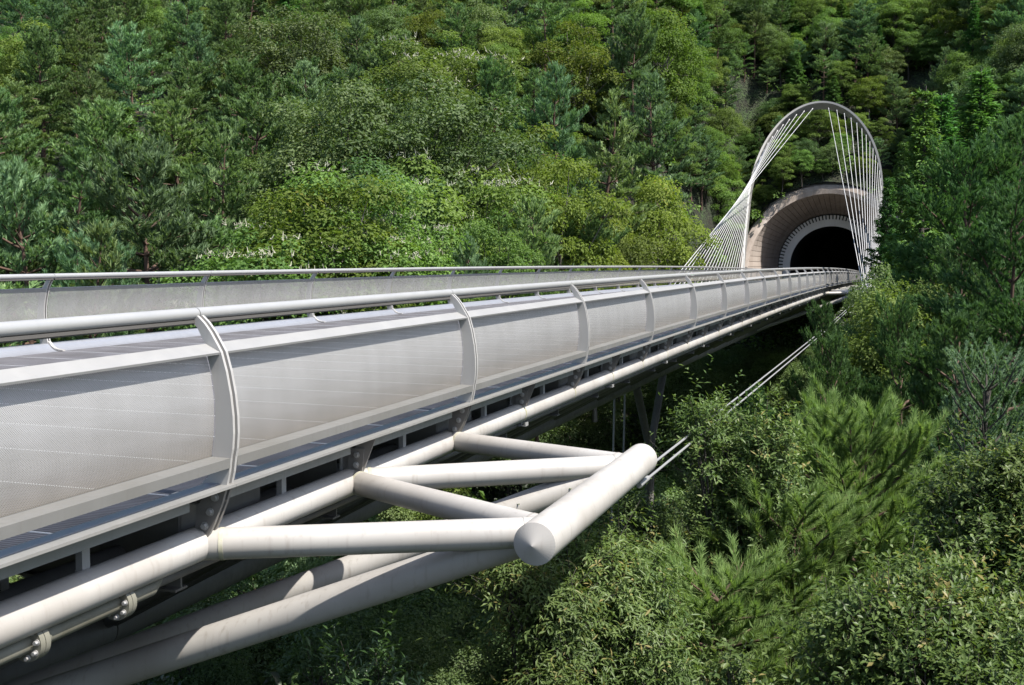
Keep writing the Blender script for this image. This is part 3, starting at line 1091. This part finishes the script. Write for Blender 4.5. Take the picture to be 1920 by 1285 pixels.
def broadleaf(seed, H=10., R=3.2, cb=.25, nclump=46, per=330, leafL=.19, leafW=.10, flat=.75, flower=0, ragged=.3):
    rng = np.random.default_rng(seed)
    tr, lv, fw = MB(), Leaves(), MB()
    tp = np.array([(.15 * math.sin(z * .6 + seed), .15 * math.cos(z * .5 + seed), z) for z in np.linspace(0, H * .7, 7)])
    tr.tube(tp, np.linspace(.2, .06, 7) * H / 10, 8)
    cz0, ch = H * (cb + (1 - cb) * .5), H * (1 - cb) * .5
    i = np.arange(nclump) + .5
    phi = i * 2.399963 + rng.uniform(0, 6.28)
    zz = 1 - 1.75 * i / nclump
    zz = zz + rng.normal(0, .06, nclump)
    zz = np.clip(zz, -1, 1)
    rr = np.sqrt(1 - zz ** 2)
    lump = 1 + ragged * np.sin(phi * 3 + zz * 4 + seed) * .5 + rng.normal(0, ragged * .3, nclump)
    C = np.stack([rr * np.cos(phi) * R, rr * np.sin(phi) * R, zz * ch], 1) * (lump * rng.uniform(.62, 1.0, nclump))[:, None] + [0, 0, cz0]
    for c in C:
        p0, _ = along(tp, np.array([rng.uniform(.35, 1.0)]))
        mid = (p0[0] + c) / 2 + rng.normal(0, .15, 3) - [0, 0, .15]
        tr.tube(np.array([p0[0], mid, c]), [.055, .035, .012], 4, False)
        cr = R * rng.uniform(.26, .44)
        n = int(per * (cr / (R * .35)) ** 2)
        d = rnd_unit(rng, n)
        d[:, 2] = np.where(d[:, 2] < -.25, -d[:, 2] * .5, d[:, 2])
        d = norm(d)
        rad_ = rng.uniform(.55, 1.05, n) ** .6
        wob = 1 + .25 * np.sin(d[:, 0] * 5 + c[0] * 3) * np.cos(d[:, 1] * 5 + c[1] * 3)
        P = c + d * (cr * rad_ * wob)[:, None] * [1, 1, flat]
        Nn = norm(d + [0, 0, .55] + rng.normal(0, .45, (n, 3)))
        D = norm(np.cross(Nn, rnd_unit(rng, n)) + d * .35 - [0, 0, .25])
        lv.kites(P, D, Nn, leafL * rng.uniform(.6, 1.2, n), leafW * rng.uniform(.7, 1.2, n), np.clip(rng.uniform(.1, .8) * .5 + rng.uniform(0, .6, n), 0, 1))
        if flower and c[2] > cz0 - ch * .2 and rng.random() < .6:
            for q in range(int(flower)):
                b = c + np.array([rng.normal(0, cr * .45), rng.normal(0, cr * .45), cr * flat * rng.uniform(.75, 1.0)])
                for w in range(3):
                    e = b + rng.normal(0, .06, 3) + np.array([0, 0, rng.uniform(.05, .14)])
                    fw.tube([b + rng.normal(0, .03, 3), e], [.02, .009], 3, False)
    return tr, lv, fw


def conifer(seed, H=13., R=2.4, cb=.12, per=17, L=.25, W=.10, droop=.35):
    """cedar or cypress: drooping flat sprays in a cone"""
    rng = np.random.default_rng(seed)
    tr, lv = MB(), Leaves()
    tp = np.array([(0, 0, z) for z in np.linspace(0, H, 7)], float)
    tr.tube(tp, np.linspace(.2, .02, 7) * H / 12, 7)
    z = cb * H
    while z < H * .985:
        s_ = (z - cb * H) / (H * (1 - cb))
        rr = R * (1 - s_) ** .8 * (.8 + .2 * min(1, s_ * 5))
        nb = int(rng.integers(5, 8))
        a0 = rng.uniform(0, 6.28)
        for b in range(nb):
            az = a0 + b * 6.283 / nb + rng.normal(0, .25)
            Lb = max(.3, rr * rng.uniform(.7, 1.2))
            bp_ = branch((0, 0, z), (math.cos(az), math.sin(az), .15 + .5 * s_), Lb, -droop * .5 + .2, rng, 4, .08)
            tr.tube(bp_, np.linspace(.035, .01, 5), 3, False)
            m = max(4, int(Lb * per))
            us = rng.uniform(.3, 1.05, m)
            p, d = along(bp_, us)
            q = 5
            p = np.repeat(p, q, 0) + rng.normal(0, .10, (m * q, 3)) * [1, 1, .6]
            d = np.repeat(d, q, 0)
            lat = np.cross(d, [0, 0, 1.0]) * rng.uniform(-1, 1, (m * q, 1))
            D = norm(d * .7 + lat * .9 + np.array([0, 0, -droop]) + rng.normal(0, .25, (m * q, 3)))
            Nn = norm(np.array([0, 0, 1.0]) + d * .3 + rng.normal(0, .35, (m * q, 3)))
            lv.kites(p, D, Nn, L * rng.uniform(.6, 1.2, m * q), W * rng.uniform(.7, 1.2, m * q), np.clip(rng.normal(.45, .22, m * q), 0, .92))
        z += rng.uniform(.26, .44) * H / 12
    return tr, lv


LIB = {}


def add_kind(key, label_bits, made, leaf, barkm, n=None):
    out_ = []
    for mk in made:
        tr, lv = mk[0], mk[1]
        e = {"trunk": tr.mesh("trunk", barkm), "crown": lv.mesh("crown", leaf)}
        if len(mk) > 2 and mk[2].v:
            e["flowers"] = mk[2].mesh("flowers", L_FLOWER)
        out_.append(e)
    LIB[key] = (label_bits, out_)


add_kind("pine", ("red_pine", "red pine", "pine tree"), [pine(11, 12, 3.0, .34), pine(12, 11.5, 3.3, .42, conical=.25, layer=1.5, up=.15, dens=1.7), pine(13, 13, 2.8, .3, conical=.7, layer=1.35, up=.2, dens=1.6), pine(14, 10.5, 2.7, .38, conical=.4), pine(15, 12, 3.4, .4, conical=.3, layer=1.6, up=.1, dens=1.8)], L_PINE, M_BARK_R)
add_kind("bluepine", ("blue_pine", "blue-green pine", "pine tree"), [pine(21, 12, 3.1, .3, needL=.30, conical=.6), pine(22, 11, 3.2, .36, needL=.30, conical=.35)], L_PINE_B, M_BARK_R)
add_kind("nearpine", ("red_pine", "dark spreading pine", "pine tree"), [pine(81, 12, 3.6, .25, needL=.17, needW=.028, nn=28, dens=2.6, conical=.2, sideL=.55, layer=1.25, up=.05), pine(82, 11, 3.3, .22, needL=.17, needW=.028, nn=28, dens=2.6, conical=.45, sideL=.5, layer=1.15, up=.08)], L_NEAR, M_BARK_R)
add_kind("cedar", ("cedar", "dark cedar", "cedar tree"), [conifer(31), conifer(32, 12, 2.6, .1, droop=.5), conifer(33, 14, 2.1, .15)], L_CEDAR, M_BARK)
add_kind("oak", ("broadleaf_tree", "dark broadleaf tree", "tree"), [broadleaf(41, 11, 3.5, .2, 60, 460), broadleaf(42, 10, 3.3, .18, 54, 460, ragged=.5)], L_DARK, M_BARK)
add_kind("broad", ("broadleaf_tree", "mid-green broadleaf tree", "tree"), [broadleaf(51, 10, 3.0, .2, 48, 460), broadleaf(52, 9, 3.1, .22, 40, 460, ragged=.55), broadleaf(54, 11, 2.6, .15, 50, 420, ragged=.5), broadleaf(53, 10.5, 2.8, .2, 46, 460)], L_BROAD, M_BARK)
add_kind("flower", ("flowering_tree", "pale-flowered tree", "tree"), [broadleaf(61, 10, 3.3, .2, 50, 440, flower=16), broadleaf(62, 8, 2.8, .15, 42, 420, flower=14)], L_BROAD, M_BARK)
add_kind("yellow", ("yellow_green_tree", "yellow-green broadleaf tree", "tree"), [broadleaf(71, 8.5, 2.5, .2, 40, 420, .17, .09), broadleaf(72, 7, 2.4, .12, 38, 420, .17, .09, ragged=.45)], L_YELLOW, M_BARK_P)

PLACED = []


def plant(key, x, y, scale=1.0, variant=None, zbase=None, sx=1.0, rz=None):
    bits, vars_ = LIB[key]
    v = vars_[int(RNG.integers(len(vars_))) if variant is None else variant % len(vars_)]
    z = float(ground_z(x, y)) - .15 if zbase is None else zbase
    o = bpy.data.objects.new(bits[0], None)
    COL.objects.link(o)
    o.empty_display_size = 0.3
    o.location = (x, y, z)
    o.scale = (scale * sx, scale * sx, scale)
    o.rotation_euler = (0, 0, RNG.uniform(0, 6.28) if rz is None else rz)
    for nm, me in v.items():
        c_ = link(nm, me, o)
        if nm == "flowers":
            c_["kind"] = "stuff"
    H = {"pine": 12, "nearpine": 11.5, "bluepine": 11.5, "cedar": 13, "oak": 10.5, "broad": 10, "flower": 9, "yellow": 8}[key] * scale
    px, py, d = to_px((x, y, z + H * .8))
    PLACED.append([o, key, px, py, d, H])
    return o


def plant_px(key, px, ytop, d, H, **kw):
    """stand a tree at forward distance d under the picture column px, as tall as needed for its top"""
    top = at_depth(px, ytop, d)
    while px < 1400 and top[0] > -16.0:
        d *= 1.04
        H *= 1.03
        top = at_depth(px, ytop, d)
    H0 = {"pine": 12, "nearpine": 11.5, "bluepine": 11.5, "cedar": 13, "oak": 10.5, "broad": 10, "flower": 9, "yellow": 8}[key]
    return plant(key, top[0], top[1], H / H0, zbase=top[2] - H, **kw)


# trees picked out one by one
for args in [
    ("bluepine", 60, 305, 46, 12, 1.0), ("bluepine", 275, 262, 46, 12.5, 1.15), ("pine", 412, 252, 58, 13, .85), ("pine", 470, 170, 72, 13, 1.1),
    ("flower", 500, 398, 40, 9, 1.0), ("yellow", 620, 375, 42, 9, 1.15), ("flower", 690, 420, 43, 8.5, 1.0), ("yellow", 560, 400, 50, 9, 1.0),
    ("oak", 640, 150, 64, 14, 1.05), ("oak", 800, 190, 62, 13.5, 1.05), ("flower", 830, 60, 84, 13, 1.2), ("oak", 720, 300, 56, 12, 1.0), ("flower", 860, 270, 58, 12.5, 1.0),
    ("pine", 985, 325, 52, 11, .95), ("pine", 1085, 370, 54, 9.5, .9), ("yellow", 1222, 362, 50, 9.5, .8), ("bluepine", 1050, 150, 80, 13, 1.0), ("pine", 930, 120, 82, 13, 1.0),
    ("yellow", 985, 225, 66, 12, .9), ("yellow", 1045, 290, 60, 11, .85), ("bluepine", 1240, 160, 92, 14, 1.1), ("pine", 1130, 215, 74, 13, 1.0), ("bluepine", 1160, 55, 100, 13, .9),
    ("yellow", 1235, 40, 104, 14, .85), ("yellow", 1080, 30, 100, 14, .9), ("pine", 1185, 20, 98, 14, .8), ("broad", 1340, 330, 126, 9, 1.1), ("broad", 1310, 260, 128, 9, 1.1),
    ("bluepine", 170, 455, 40, 8.5, .9), ("pine", 30, 200, 64, 13, 1.2), ("pine", 190, 195, 66, 13, 1.2), ("pine", 330, 150, 74, 13, 1.3), ("oak", 560, 20, 92, 14, 1.1),
    ("bluepine", 860, 445, 40, 7.5, .7), ("bluepine", 1010, 455, 40, 7.5, .7), ("broad", 935, 445, 44, 8, .8), ("yellow", 780, 440, 44, 8, .8), ("yellow", 1120, 445, 46, 8, .7), ("broad", 1160, 400, 58, 10, .8),
    # right of the arch
    ("cedar", 1668, 305, 74, 12, .75), ("cedar", 1695, 240, 84, 13, .8), ("cedar", 1720, 400, 60, 9, .8),
    ("cedar", 1735, 205, 58, 15, 1.05), ("cedar", 1765, 175, 62, 15, 1.2), ("cedar", 1840, 130, 66, 16, 1.2), ("cedar", 1742, 262, 62, 12, 1.1),
    ("nearpine", 1900, 215, 36, 13, .85), ("nearpine", 1835, 325, 33, 11.5, .85), ("nearpine", 1895, 420, 26, 9.5, .85), ("nearpine", 1800, 440, 30, 9, .75),
    ("oak", 1660, 500, 40, 8, .62), ("broad", 1690, 560, 31, 7.5, .8), ("nearpine", 1540, 562, 29, 8, .5), ("nearpine", 1565, 625, 24, 7, .6), ("nearpine", 1830, 575, 21, 7.5, .85),
    ("cedar", 1650, 120, 150, 13, 1.2), ("broad", 1600, 140, 160, 11, .9), ("nearpine", 1430, 720, 27, 6, .55), ("nearpine", 1700, 610, 25, 7, .6), ("oak", 1640, 600, 36, 7, .62),
]:
    plant_px(args[0], *args[1:5], sx=args[5])

# small trees close together on the steep slope round and above the tunnel
pts = [np.array(p[0].location)[:2] for p in PLACED]
for cand in range(7000):
    x, y = AX + RNG.uniform(-24, 24), RNG.uniform(117, 178)
    if abs(x - AX) < 10 and y < 134 or abs(x - AX) < 12 and y < 128:
        continue
    if min((q[0] - x) ** 2 + (q[1] - y) ** 2 for q in pts) < (2.3 if y < 140 else 3.0) ** 2:
        continue
    r = RNG.random()
    key = "broad" if r < .36 else "bluepine" if r < .56 else "pine" if r < .72 else "yellow" if r < .84 else "cedar" if r < .92 else "oak"
    sc = RNG.uniform(.3, .5) if abs(x - AX) < 11 and y < 140 else RNG.uniform(.5, .85)
    plant(key, x, y, sc, sx=RNG.uniform(1.0, 1.3))
    pts.append(np.array([x, y]))

for cand in range(1500):
    p = at_depth(RNG.uniform(1255, 1425), 500, RNG.uniform(117, 140))
    if abs(p[0] - AX) < 12 and p[1] < 134:
        continue
    if min((q[0] - p[0]) ** 2 + (q[1] - p[1]) ** 2 for q in pts) < 1.9 ** 2:
        continue
    plant(("broad", "bluepine", "broad", "yellow")[int(RNG.integers(4))], p[0], p[1], RNG.uniform(.45, .7), sx=RNG.uniform(1.0, 1.25))
    pts.append(p[:2])

# and wherever bare slope would still show there
def slope_hit(px, py):
    r_ = CF + CR * (px - 960) / F_PX + CU * (642.5 - py) / F_PX
    for d_ in np.arange(116, 200, 1.0):
        p_ = r_ * d_
        if p_[2] < float(ground_z(p_[0], p_[1])):
            return p_
    return None


for py_ in range(40, 420, 16):
    for px_ in range(1240, 1760, 14):
        p = slope_hit(px_, py_)
        if p is None or (abs(p[0] - AX) < 10.5 and p[1] < 133.5):
            continue
        if min((q[0] - p[0]) ** 2 + (q[1] - p[1]) ** 2 for q in pts) < 1.9 ** 2:
            continue
        plant(("broad", "pine", "oak", "broad", "bluepine", "cedar")[int(RNG.integers(6))], p[0], p[1], RNG.uniform(.34, .55), sx=RNG.uniform(1.1, 1.4))
        pts.append(p[:2])

# the rest of the wooded slope
pts = [np.array(p[0].location)[:2] for p in PLACED]
cand = 0
while cand < 26000 and len(PLACED) < 640:
    cand += 1
    d = math.sqrt(RNG.uniform(33 ** 2, 205 ** 2))
    px = RNG.uniform(-130, 2050)
    p = at_depth(px, 500, d)
    x, y = p[0], p[1]
    if abs(x - AX) < 8.5 and y < 140:
        continue
    if abs(x - AX) < 14 and 60 < y < 128:
        continue
    if px > 1380 and d < 50:
        continue
    if 1250 < px < 1660 and d < 116:
        continue
    mind = 2.9 + d * .010
    if min((q[0] - x) ** 2 + (q[1] - y) ** 2 for q in pts) < mind * mind:
        continue
    gz = float(ground_z(x, y))
    py = to_px((x, y, gz + 3))[1]
    if py < -40:
        continue
    r = RNG.random()
    if px < 620:
        key = "pine" if r < .62 else "bluepine" if r < .80 else "cedar" if r < .85 else "broad" if r < .95 else "yellow"
    elif px < 1000:
        key = "pine" if r < .30 else "bluepine" if r < .45 else "oak" if r < .68 else "broad" if r < .84 else "flower" if r < .91 else "yellow"
    elif px < 1480:
        key = "pine" if r < .28 else "bluepine" if r < .52 else "broad" if r < .76 else "yellow" if r < .90 else "cedar"
    else:
        key = "pine" if r < .26 else "bluepine" if r < .40 else "cedar" if r < .68 else "broad" if r < .92 else "yellow"
    near_axis = abs(x - AX) < 17 and y < 148
    sc = RNG.uniform(.62, .98)
    if near_axis and y > 60:
        sc *= .55
    elif near_axis:
        sc *= .8
    plant(key, x, y, sc, sx=RNG.uniform(.9, 1.3))
    pts.append(np.array([x, y]))

# low trees down in the ravine under the deck
for cand in range(2500):
    x, y = RNG.uniform(AX - 13, AX + 13), RNG.uniform(16, 104)
    if min((q[0] - x) ** 2 + (q[1] - y) ** 2 for q in pts) < 3.3 ** 2:
        continue
    room = -6.2 + cz(y) - float(ground_z(x, y))
    if room < 2.5:
        continue
    plant("oak", x, y, min(room, RNG.uniform(5, 9)) / 11.5, sx=1.25)
    pts.append(np.array([x, y]))

# shrubs round the tunnel's collar and below the arch
for i in range(26):
    a_ = RNG.uniform(.12, math.pi - .05)
    rr = RNG.uniform(9.6, 12.5)
    x, y = AX + rr * math.cos(a_) * .95, RNG.uniform(130.5, 134)
    plant(("broad", "broad", "yellow", "oak")[i % 4], x, y, RNG.uniform(.26, .42), sx=1.1)

# ---- undergrowth on the slopes: nobody could count it
rng = np.random.default_rng(99)
lv = Leaves()
nm = 4200
dd = np.sqrt(rng.uniform(24 ** 2, 205 ** 2, nm))
pxs = rng.uniform(-150, 2070, nm)
cen = np.array([at_depth(p_, 500, q_) for p_, q_ in zip(pxs, dd)])
okm = ~((np.abs(cen[:, 0] - AX) < 4.5) & (cen[:, 1] > 108) & (cen[:, 1] < 133))
cen = cen[okm]
cen[:, 2] = ground_z(cen[:, 0], cen[:, 1])


def mounds(lv, cen, n, r0, r1, l0, l1):
    for c in cen:
        d = rnd_unit(rng, n)
        d[:, 2] = np.abs(d[:, 2])
        R_ = rng.uniform(r0, r1)
        P = c + d * R_ * rng.uniform(.6, 1, (n, 1)) * [1, 1, .9]
        Nn = norm(d + [0, 0, .5] + rng.normal(0, .4, (n, 3)))
        L_ = rng.uniform(l0, l1, n)
        lv.kites(P, np.cross(Nn, rnd_unit(rng, n)), Nn, L_, L_ * .55, rng.uniform(0, .9, n))


mounds(lv, cen, 60, .8, 1.8, .25, .5)
tag(link("undergrowth", lv.mesh("undergrowth", L_BROAD)), "low leafy undergrowth covering the slopes between the trees", "undergrowth", kind="stuff")

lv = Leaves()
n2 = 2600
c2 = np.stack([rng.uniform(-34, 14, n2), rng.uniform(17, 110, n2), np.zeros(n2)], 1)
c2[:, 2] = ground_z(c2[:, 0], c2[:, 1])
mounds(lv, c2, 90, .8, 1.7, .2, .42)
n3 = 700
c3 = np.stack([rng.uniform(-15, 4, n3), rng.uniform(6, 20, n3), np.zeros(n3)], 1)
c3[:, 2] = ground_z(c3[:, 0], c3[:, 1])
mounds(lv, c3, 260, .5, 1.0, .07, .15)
tag(link("ravine_undergrowth", lv.mesh("ravine_undergrowth", L_IVY)), "leafy undergrowth in shade-darkened colour filling the ravine below the bridge", "undergrowth", kind="stuff")  # the ravine's shade is painted in through this darker leaf colour

# ---- ivy and creeper on the bank under the bridge, shade put into the leaf colour
lv = Leaves()
n = 60000
x = rng.uniform(-14, 5, n)
y = rng.uniform(3.0, 24, n)
z = ground_z(x, y) + .55 * np.abs(np.sin(x * 1.7 + 1) * np.sin(y * 1.9)) + .45 * np.sin(x * .9) * np.cos(y * .8) + rng.uniform(-.1, .25, n) + .3
P = np.stack([x, y, z], 1)
Nn = norm(np.array([.2, -.5, .8]) + rng.normal(0, .45, (n, 3)))
lv.kites(P, np.cross(Nn, rnd_unit(rng, n)) + [0, -.2, -.4], Nn, rng.uniform(.06, .13, n), rng.uniform(.045, .10, n), np.clip(rng.normal(.4, .25, n), 0, 1), .15)
tag(link("ivy", lv.mesh("ivy", L_IVY)), "ivy and creepers in shade-darkened colour carpeting the bank below the bridge", "ivy", kind="stuff")


# ---- foreground plants with real leaves
def leafy(seed, base, top, R, ch, nshoot, leafL, leafW, per=11, droop=.35, bark_m=M_BARK, shoot=.3, lumps=9, inner=.35):
    """bush or small tree of leafy shoots; base and top are points, R and ch the crown's half-width and half-height"""
    rng = np.random.default_rng(seed)
    base, top = np.array(base, float), np.array(top, float)
    tr, lv = MB(), Leaves()
    cc = top - np.array([0, 0, ch])
    LC = cc + rnd_unit(rng, lumps) * np.array([R, R, ch]) * rng.uniform(.35, .98, (lumps, 1))
    LR = np.array([R, R, ch]) * rng.uniform(.28, .5)
    LT = rng.uniform(-.2, .2, lumps)
    for c in LC:
        mid = base + (c - base) * .5 + rng.normal(0, .1 * R, 3)
        tr.tube([base, base + (mid - base) * .5 + rng.normal(0, .05, 3), mid, c], np.array([.045, .035, .025, .01]) * max(.5, R), 6, False)
        for q in range(4):
            e = c + rnd_unit(rng, 1)[0] * LR * .8
            tr.tube([(mid + c) / 2, (c + e) / 2 + rng.normal(0, .03, 3), e], [.012, .009, .005], 4, False)
    k = rng.integers(lumps, size=nshoot)
    d = rnd_unit(rng, nshoot)
    d[:, 2] = np.where(d[:, 2] < -.4, -d[:, 2], d[:, 2])
    P0 = LC[k] + d * LR * (rng.uniform(inner, 1.0, (nshoot, 1)) ** .6)
    D0 = norm(d * .8 + np.array([0, 0, .75]) + rng.normal(0, .35, (nshoot, 3)))
    sl = shoot * rng.uniform(.6, 1.4, nshoot)
    wild = rng.random(nshoot) < .12
    sl = np.where(wild, sl * 1.9, sl)
    P0 = P0 + d * LR * np.where(wild, rng.uniform(.1, .5, nshoot), 0)[:, None]
    w_ = np.tile((np.arange(per) + .5) / per, nshoot)
    Pp = np.repeat(P0, per, 0)
    Dp = np.repeat(D0, per, 0)
    bend = np.array([0, 0, -1.0]) * (w_ ** 2 * .35)[:, None] * np.repeat(sl, per)[:, None]
    Pl = Pp + Dp * (w_ * np.repeat(sl, per))[:, None] + bend
    u, v = frame(Dp)
    a_ = np.tile(np.arange(per) * 2.4, nshoot) + np.repeat(rng.uniform(0, 6.28, nshoot), per)
    side = np.cos(a_)[:, None] * u + np.sin(a_)[:, None] * v
    Dl = norm(side * .9 + Dp * (.35 + .6 * w_)[:, None] + np.array([0, 0, -droop]) + rng.normal(0, .2, (len(Pl), 3)))
    Nl = norm(Dp + np.array([0, 0, .5]) + rng.normal(0, .25, (len(Pl), 3)))
    ti = np.clip(np.repeat(rng.uniform(.1, .7, nshoot) + LT[k], per) + .25 * w_ + rng.normal(0, .1, len(Pl)), 0, 1)
    lv.kites(Pl, Dl, Nl, leafL * rng.uniform(.5, 1.2, len(Pl)), leafW * rng.uniform(.75, 1.2, len(Pl)), ti, .18)
    for i in range(0, nshoot, 3):
        tr.tube([P0[i] - D0[i] * sl[i] * .4, P0[i] + D0[i] * sl[i] * .6], [.004, .002], 3, False)
    return tr, lv


def fine_pine(seed, base, top, R, tiers=7, nn=40, needL=.13, needW=.0085, upsweep=.8, gap=.3):
    """young pine: candle-like shoots with long needles on upswept branches"""
    rng = np.random.default_rng(seed)
    base, top = np.array(base, float), np.array(top, float)
    H = np.linalg.norm(top - base)
    ax_ = (top - base) / H
    tr, lv = MB(), Leaves()
    tr.tube([base, base + ax_ * H * .5 + rng.normal(0, .03, 3), top - ax_ * .1], np.array([.04, .028, .01]) * H / 3, 8, False)
    PP, DD = [], []
    for i in range(tiers):
        s_ = 1 - i / tiers
        p = top - ax_ * (.12 + i * gap)
        L = R * (.62 + .55 * math.sqrt(1 - s_))
        nb = 5 if i < tiers - 2 else 6
        a0 = rng.uniform(0, 6.28)
        for b in range(nb):
            az = a0 + b * 6.283 / nb + rng.normal(0, .2)
            el = .62 - .62 * (1 - s_) + rng.normal(0, .1)
            bp_ = branch(p, (math.cos(az) * math.cos(el), math.sin(az) * math.cos(el), math.sin(el)), L * rng.uniform(.8, 1.2), upsweep, rng, 5, .07)
            tr.tube(bp_, np.linspace(.014, .005, 6) * (1 + L * .5), 5, False)
            m = max(4, int(L * 8.5))
            us = np.linspace(.25, 1, m)
            q, dq = along(bp_, us)
            for j in range(m):
                lat = norm(np.cross(dq[j], [0, 0, 1.0])) * (1 if j % 2 else -1)
                sd = norm(dq[j] * .9 + lat * rng.uniform(.5, 1.0) + np.array([0, 0, .38]))
                sl = rng.uniform(.2, .46) * (1.15 - .4 * us[j]) * (1 + .35 * R * (1 - us[j]))
                k = max(3, int(sl / .055))
                ww = (np.arange(k) + 1) / k
                PP.append(q[j] + sd * (sl * ww)[:, None])
                DD.append(np.repeat(sd[None] + np.array([[0, 0, .25]]), k, 0))
                tr.tube([q[j], q[j] + sd * sl], [.005, .003], 3, False)
    PP, DD = np.concatenate(PP), np.concatenate(DD)
    tufts(lv, rng, PP, DD, nn, needL, needW, .78, rng.uniform(.2, .75, len(PP)))
    return tr, lv


def fg(name, made, leaf, barkm, label, cat):
    tr, lv = made
    allv = np.array(tr.v)
    b = allv[0]
    o = thing(name, label, cat, tuple(b))
    for nm, me in (("trunk", tr.mesh("trunk", barkm)), ("crown", lv.mesh("crown", leaf))):
        link(nm, me, o, -Vector(b))
    return o


def bt(px, ytop, d, drop=None):
    top = at_depth(px, ytop, d)
    b = top.copy()
    b[2] = min(float(ground_z(b[0], b[1])) - .1, top[2] - 1.0) if drop is None else top[2] - drop
    return b, top


b, tp_ = bt(1400, 730, 11.8)
fg("glossy_tree", leafy(201, b, tp_, .62, 1.5, 2600, .07, .022, lumps=16), L_GLOSS, M_BARK, "slim tree of narrow glossy leaves standing beside the capped end of the outrigger boom", "tree")
b, tp_ = bt(1140, 990, 9.3)
fg("glossy_bush", leafy(202, b, tp_, .72, .95, 2100, .075, .018, droop=.75, lumps=12), L_GLOSS, M_BARK, "bush of slender drooping leaves directly below the capped outrigger boom", "bush")
b, tp_ = bt(1015, 1085, 8.6)
fg("glossy_bush", leafy(203, b, tp_, .45, .7, 1200, .07, .017, droop=.8, lumps=9), L_GLOSS, M_BARK, "small dark bush of drooping leaves at the bottom edge under the lower brace", "bush")
b, tp_ = bt(1612, 862, 13.5)
fg("young_pine", fine_pine(204, b, tp_, 1.35, 13, nn=46, gap=.22, upsweep=.55), L_FINE, M_BARK_R, "young bright green pine with upswept long-needled shoots, right of the glossy tree", "pine tree")
b, tp_ = bt(1350, 1105, 10.5)
fg("young_pine", fine_pine(205, b, tp_, .8, 5, 34, upsweep=.1, gap=.22), L_FINE, M_BARK_R, "low sprawling pine with bare drooping twigs at the bottom of the slope", "pine tree")
b, tp_ = bt(1865, 870, 10.2)
fg("oak_bush", leafy(206, b, tp_, .66, 1.25, 2600, .075, .03, droop=.3, lumps=15), L_GLOSS, M_BARK, "big bush of olive pointed leaves in front of the young bright pine", "bush")
b, tp_ = bt(1790, 1120, 8.4)
fg("oak_bush", leafy(207, b, tp_, .75, .8, 2300, .07, .029, droop=.25, lumps=12), L_GLOSS, M_BARK, "olive leafed bush at the bottom right, lowest and nearest of the bushes", "bush")
b, tp_ = bt(1900, 930, 9.4)
fg("oak_bush", leafy(208, b, tp_, .6, 1.2, 1800, .07, .029, droop=.25, lumps=10), L_GLOSS, M_BARK, "olive leafed bush cut off by the right edge of the photo", "bush")
b, tp_ = bt(1850, 715, 14.5)
fg("young_fir", fine_pine(209, b, tp_, .8, 9, 40, .05, .010, upsweep=.9, gap=.26), L_FIR, M_BARK, "pale bluish young fir with short stiff shoots near the right edge", "fir tree")
b, tp_ = bt(1270, 925, 12)
fg("glossy_bush", leafy(210, b, tp_, .6, 1.1, 1700, .068, .024, droop=.4, lumps=10), L_GLOSS, M_BARK, "leafy bush just right of the boom, below the slim glossy tree", "bush")
b, tp_ = bt(1375, 1225, 8.2)
fg("sapling", leafy(211, b, tp_, .16, .3, 90, .075, .03, lumps=4), L_GLOSS, M_BARK, "small leafy sapling at the bottom edge under the sprawling pine", "sapling")
b, tp_ = bt(650, 1225, 7.6)
fg("sapling", leafy(212, b, tp_, .3, .3, 130, .08, .022, droop=.2, lumps=5), L_IVY, M_BARK, "thin sprigs of narrow leaves poking up beneath the big lower brace", "sapling")
b, tp_ = bt(1490, 985, 11.5)
fg("young_pine", fine_pine(213, b, tp_, 1.0, 9, upsweep=.4), L_FINE, M_BARK_R, "smaller young pine between the slim glossy tree and the bright pine", "pine tree")

# ------------------------------------------------------------------ labels for the trees of the slope
ROWS = [(90, "at the hill's top edge"), (210, "high on the hillside"), (330, "midway up the hillside"), (460, "low on the hillside"), (9999, "down in the ravine")]
COLS = [(160, "at the left edge"), (330, "over the handrail's left part"), (500, "left of the flowering trees"), (680, "above the flowering trees"), (860, "over the handrail's middle"), (1010, "right of the dark crowns"),
        (1160, "left of the yellow-green tree"), (1300, "over the yellow-green tree"), (1430, "left of the arch"), (1560, "above the tunnel mouth"), (1680, "behind the arch's right"), (1800, "right of the arch"), (99999, "at the right edge")]
GR = {"nearpine": "dark spreading pines right of the bridge", "pine": "red pines on the wooded slope", "bluepine": "blue-green pines on the wooded slope", "cedar": "cedars on the wooded slope", "oak": "dark broadleaf trees on the wooded slope", "broad": "mid-green broadleaf trees on the wooded slope",
      "flower": "flowering trees on the wooded slope", "yellow": "yellow-green trees on the wooded slope"}
cells = {}
for rec in PLACED:
    o, key, px, py, d, H = rec
    row = next(r for lim, r in ROWS if py < lim)
    colm = next(c for lim, c in COLS if px < lim)
    cells.setdefault((key, row, colm), []).append(rec)
ORD = ["first", "second", "third", "fourth", "fifth", "sixth", "seventh", "eighth", "ninth", "tenth", "eleventh", "twelfth", "thirteenth", "fourteenth", "fifteenth", "sixteenth", "seventeenth", "eighteenth", "nineteenth", "twentieth"] + ["twenty-" + w for w in ("first", "second", "third", "fourth", "fifth", "sixth", "seventh", "eighth", "ninth")] + ["thirtieth"] + ["thirty-" + w for w in ("first", "second", "third", "fourth", "fifth", "sixth", "seventh", "eighth", "ninth")]
for (key, row, colm), recs in cells.items():
    recs.sort(key=lambda r: r[2])
    bits = LIB[key][0]
    n = len(recs)
    for i, rec in enumerate(recs):
        size = "" if n > 1 else ("tall " if rec[5] > 11.5 else "small " if rec[5] < 6 else "")
        lab = f"{size}{bits[1]} {row}, {colm}"
        if n == 2:
            lab = ("left" if i == 0 else "right") + " of two: " + lab
        elif n > 2:
            lab = f"{ORD[min(i, 38)]} from left: " + lab
        tag(rec[0], lab, bits[2], GR[key])
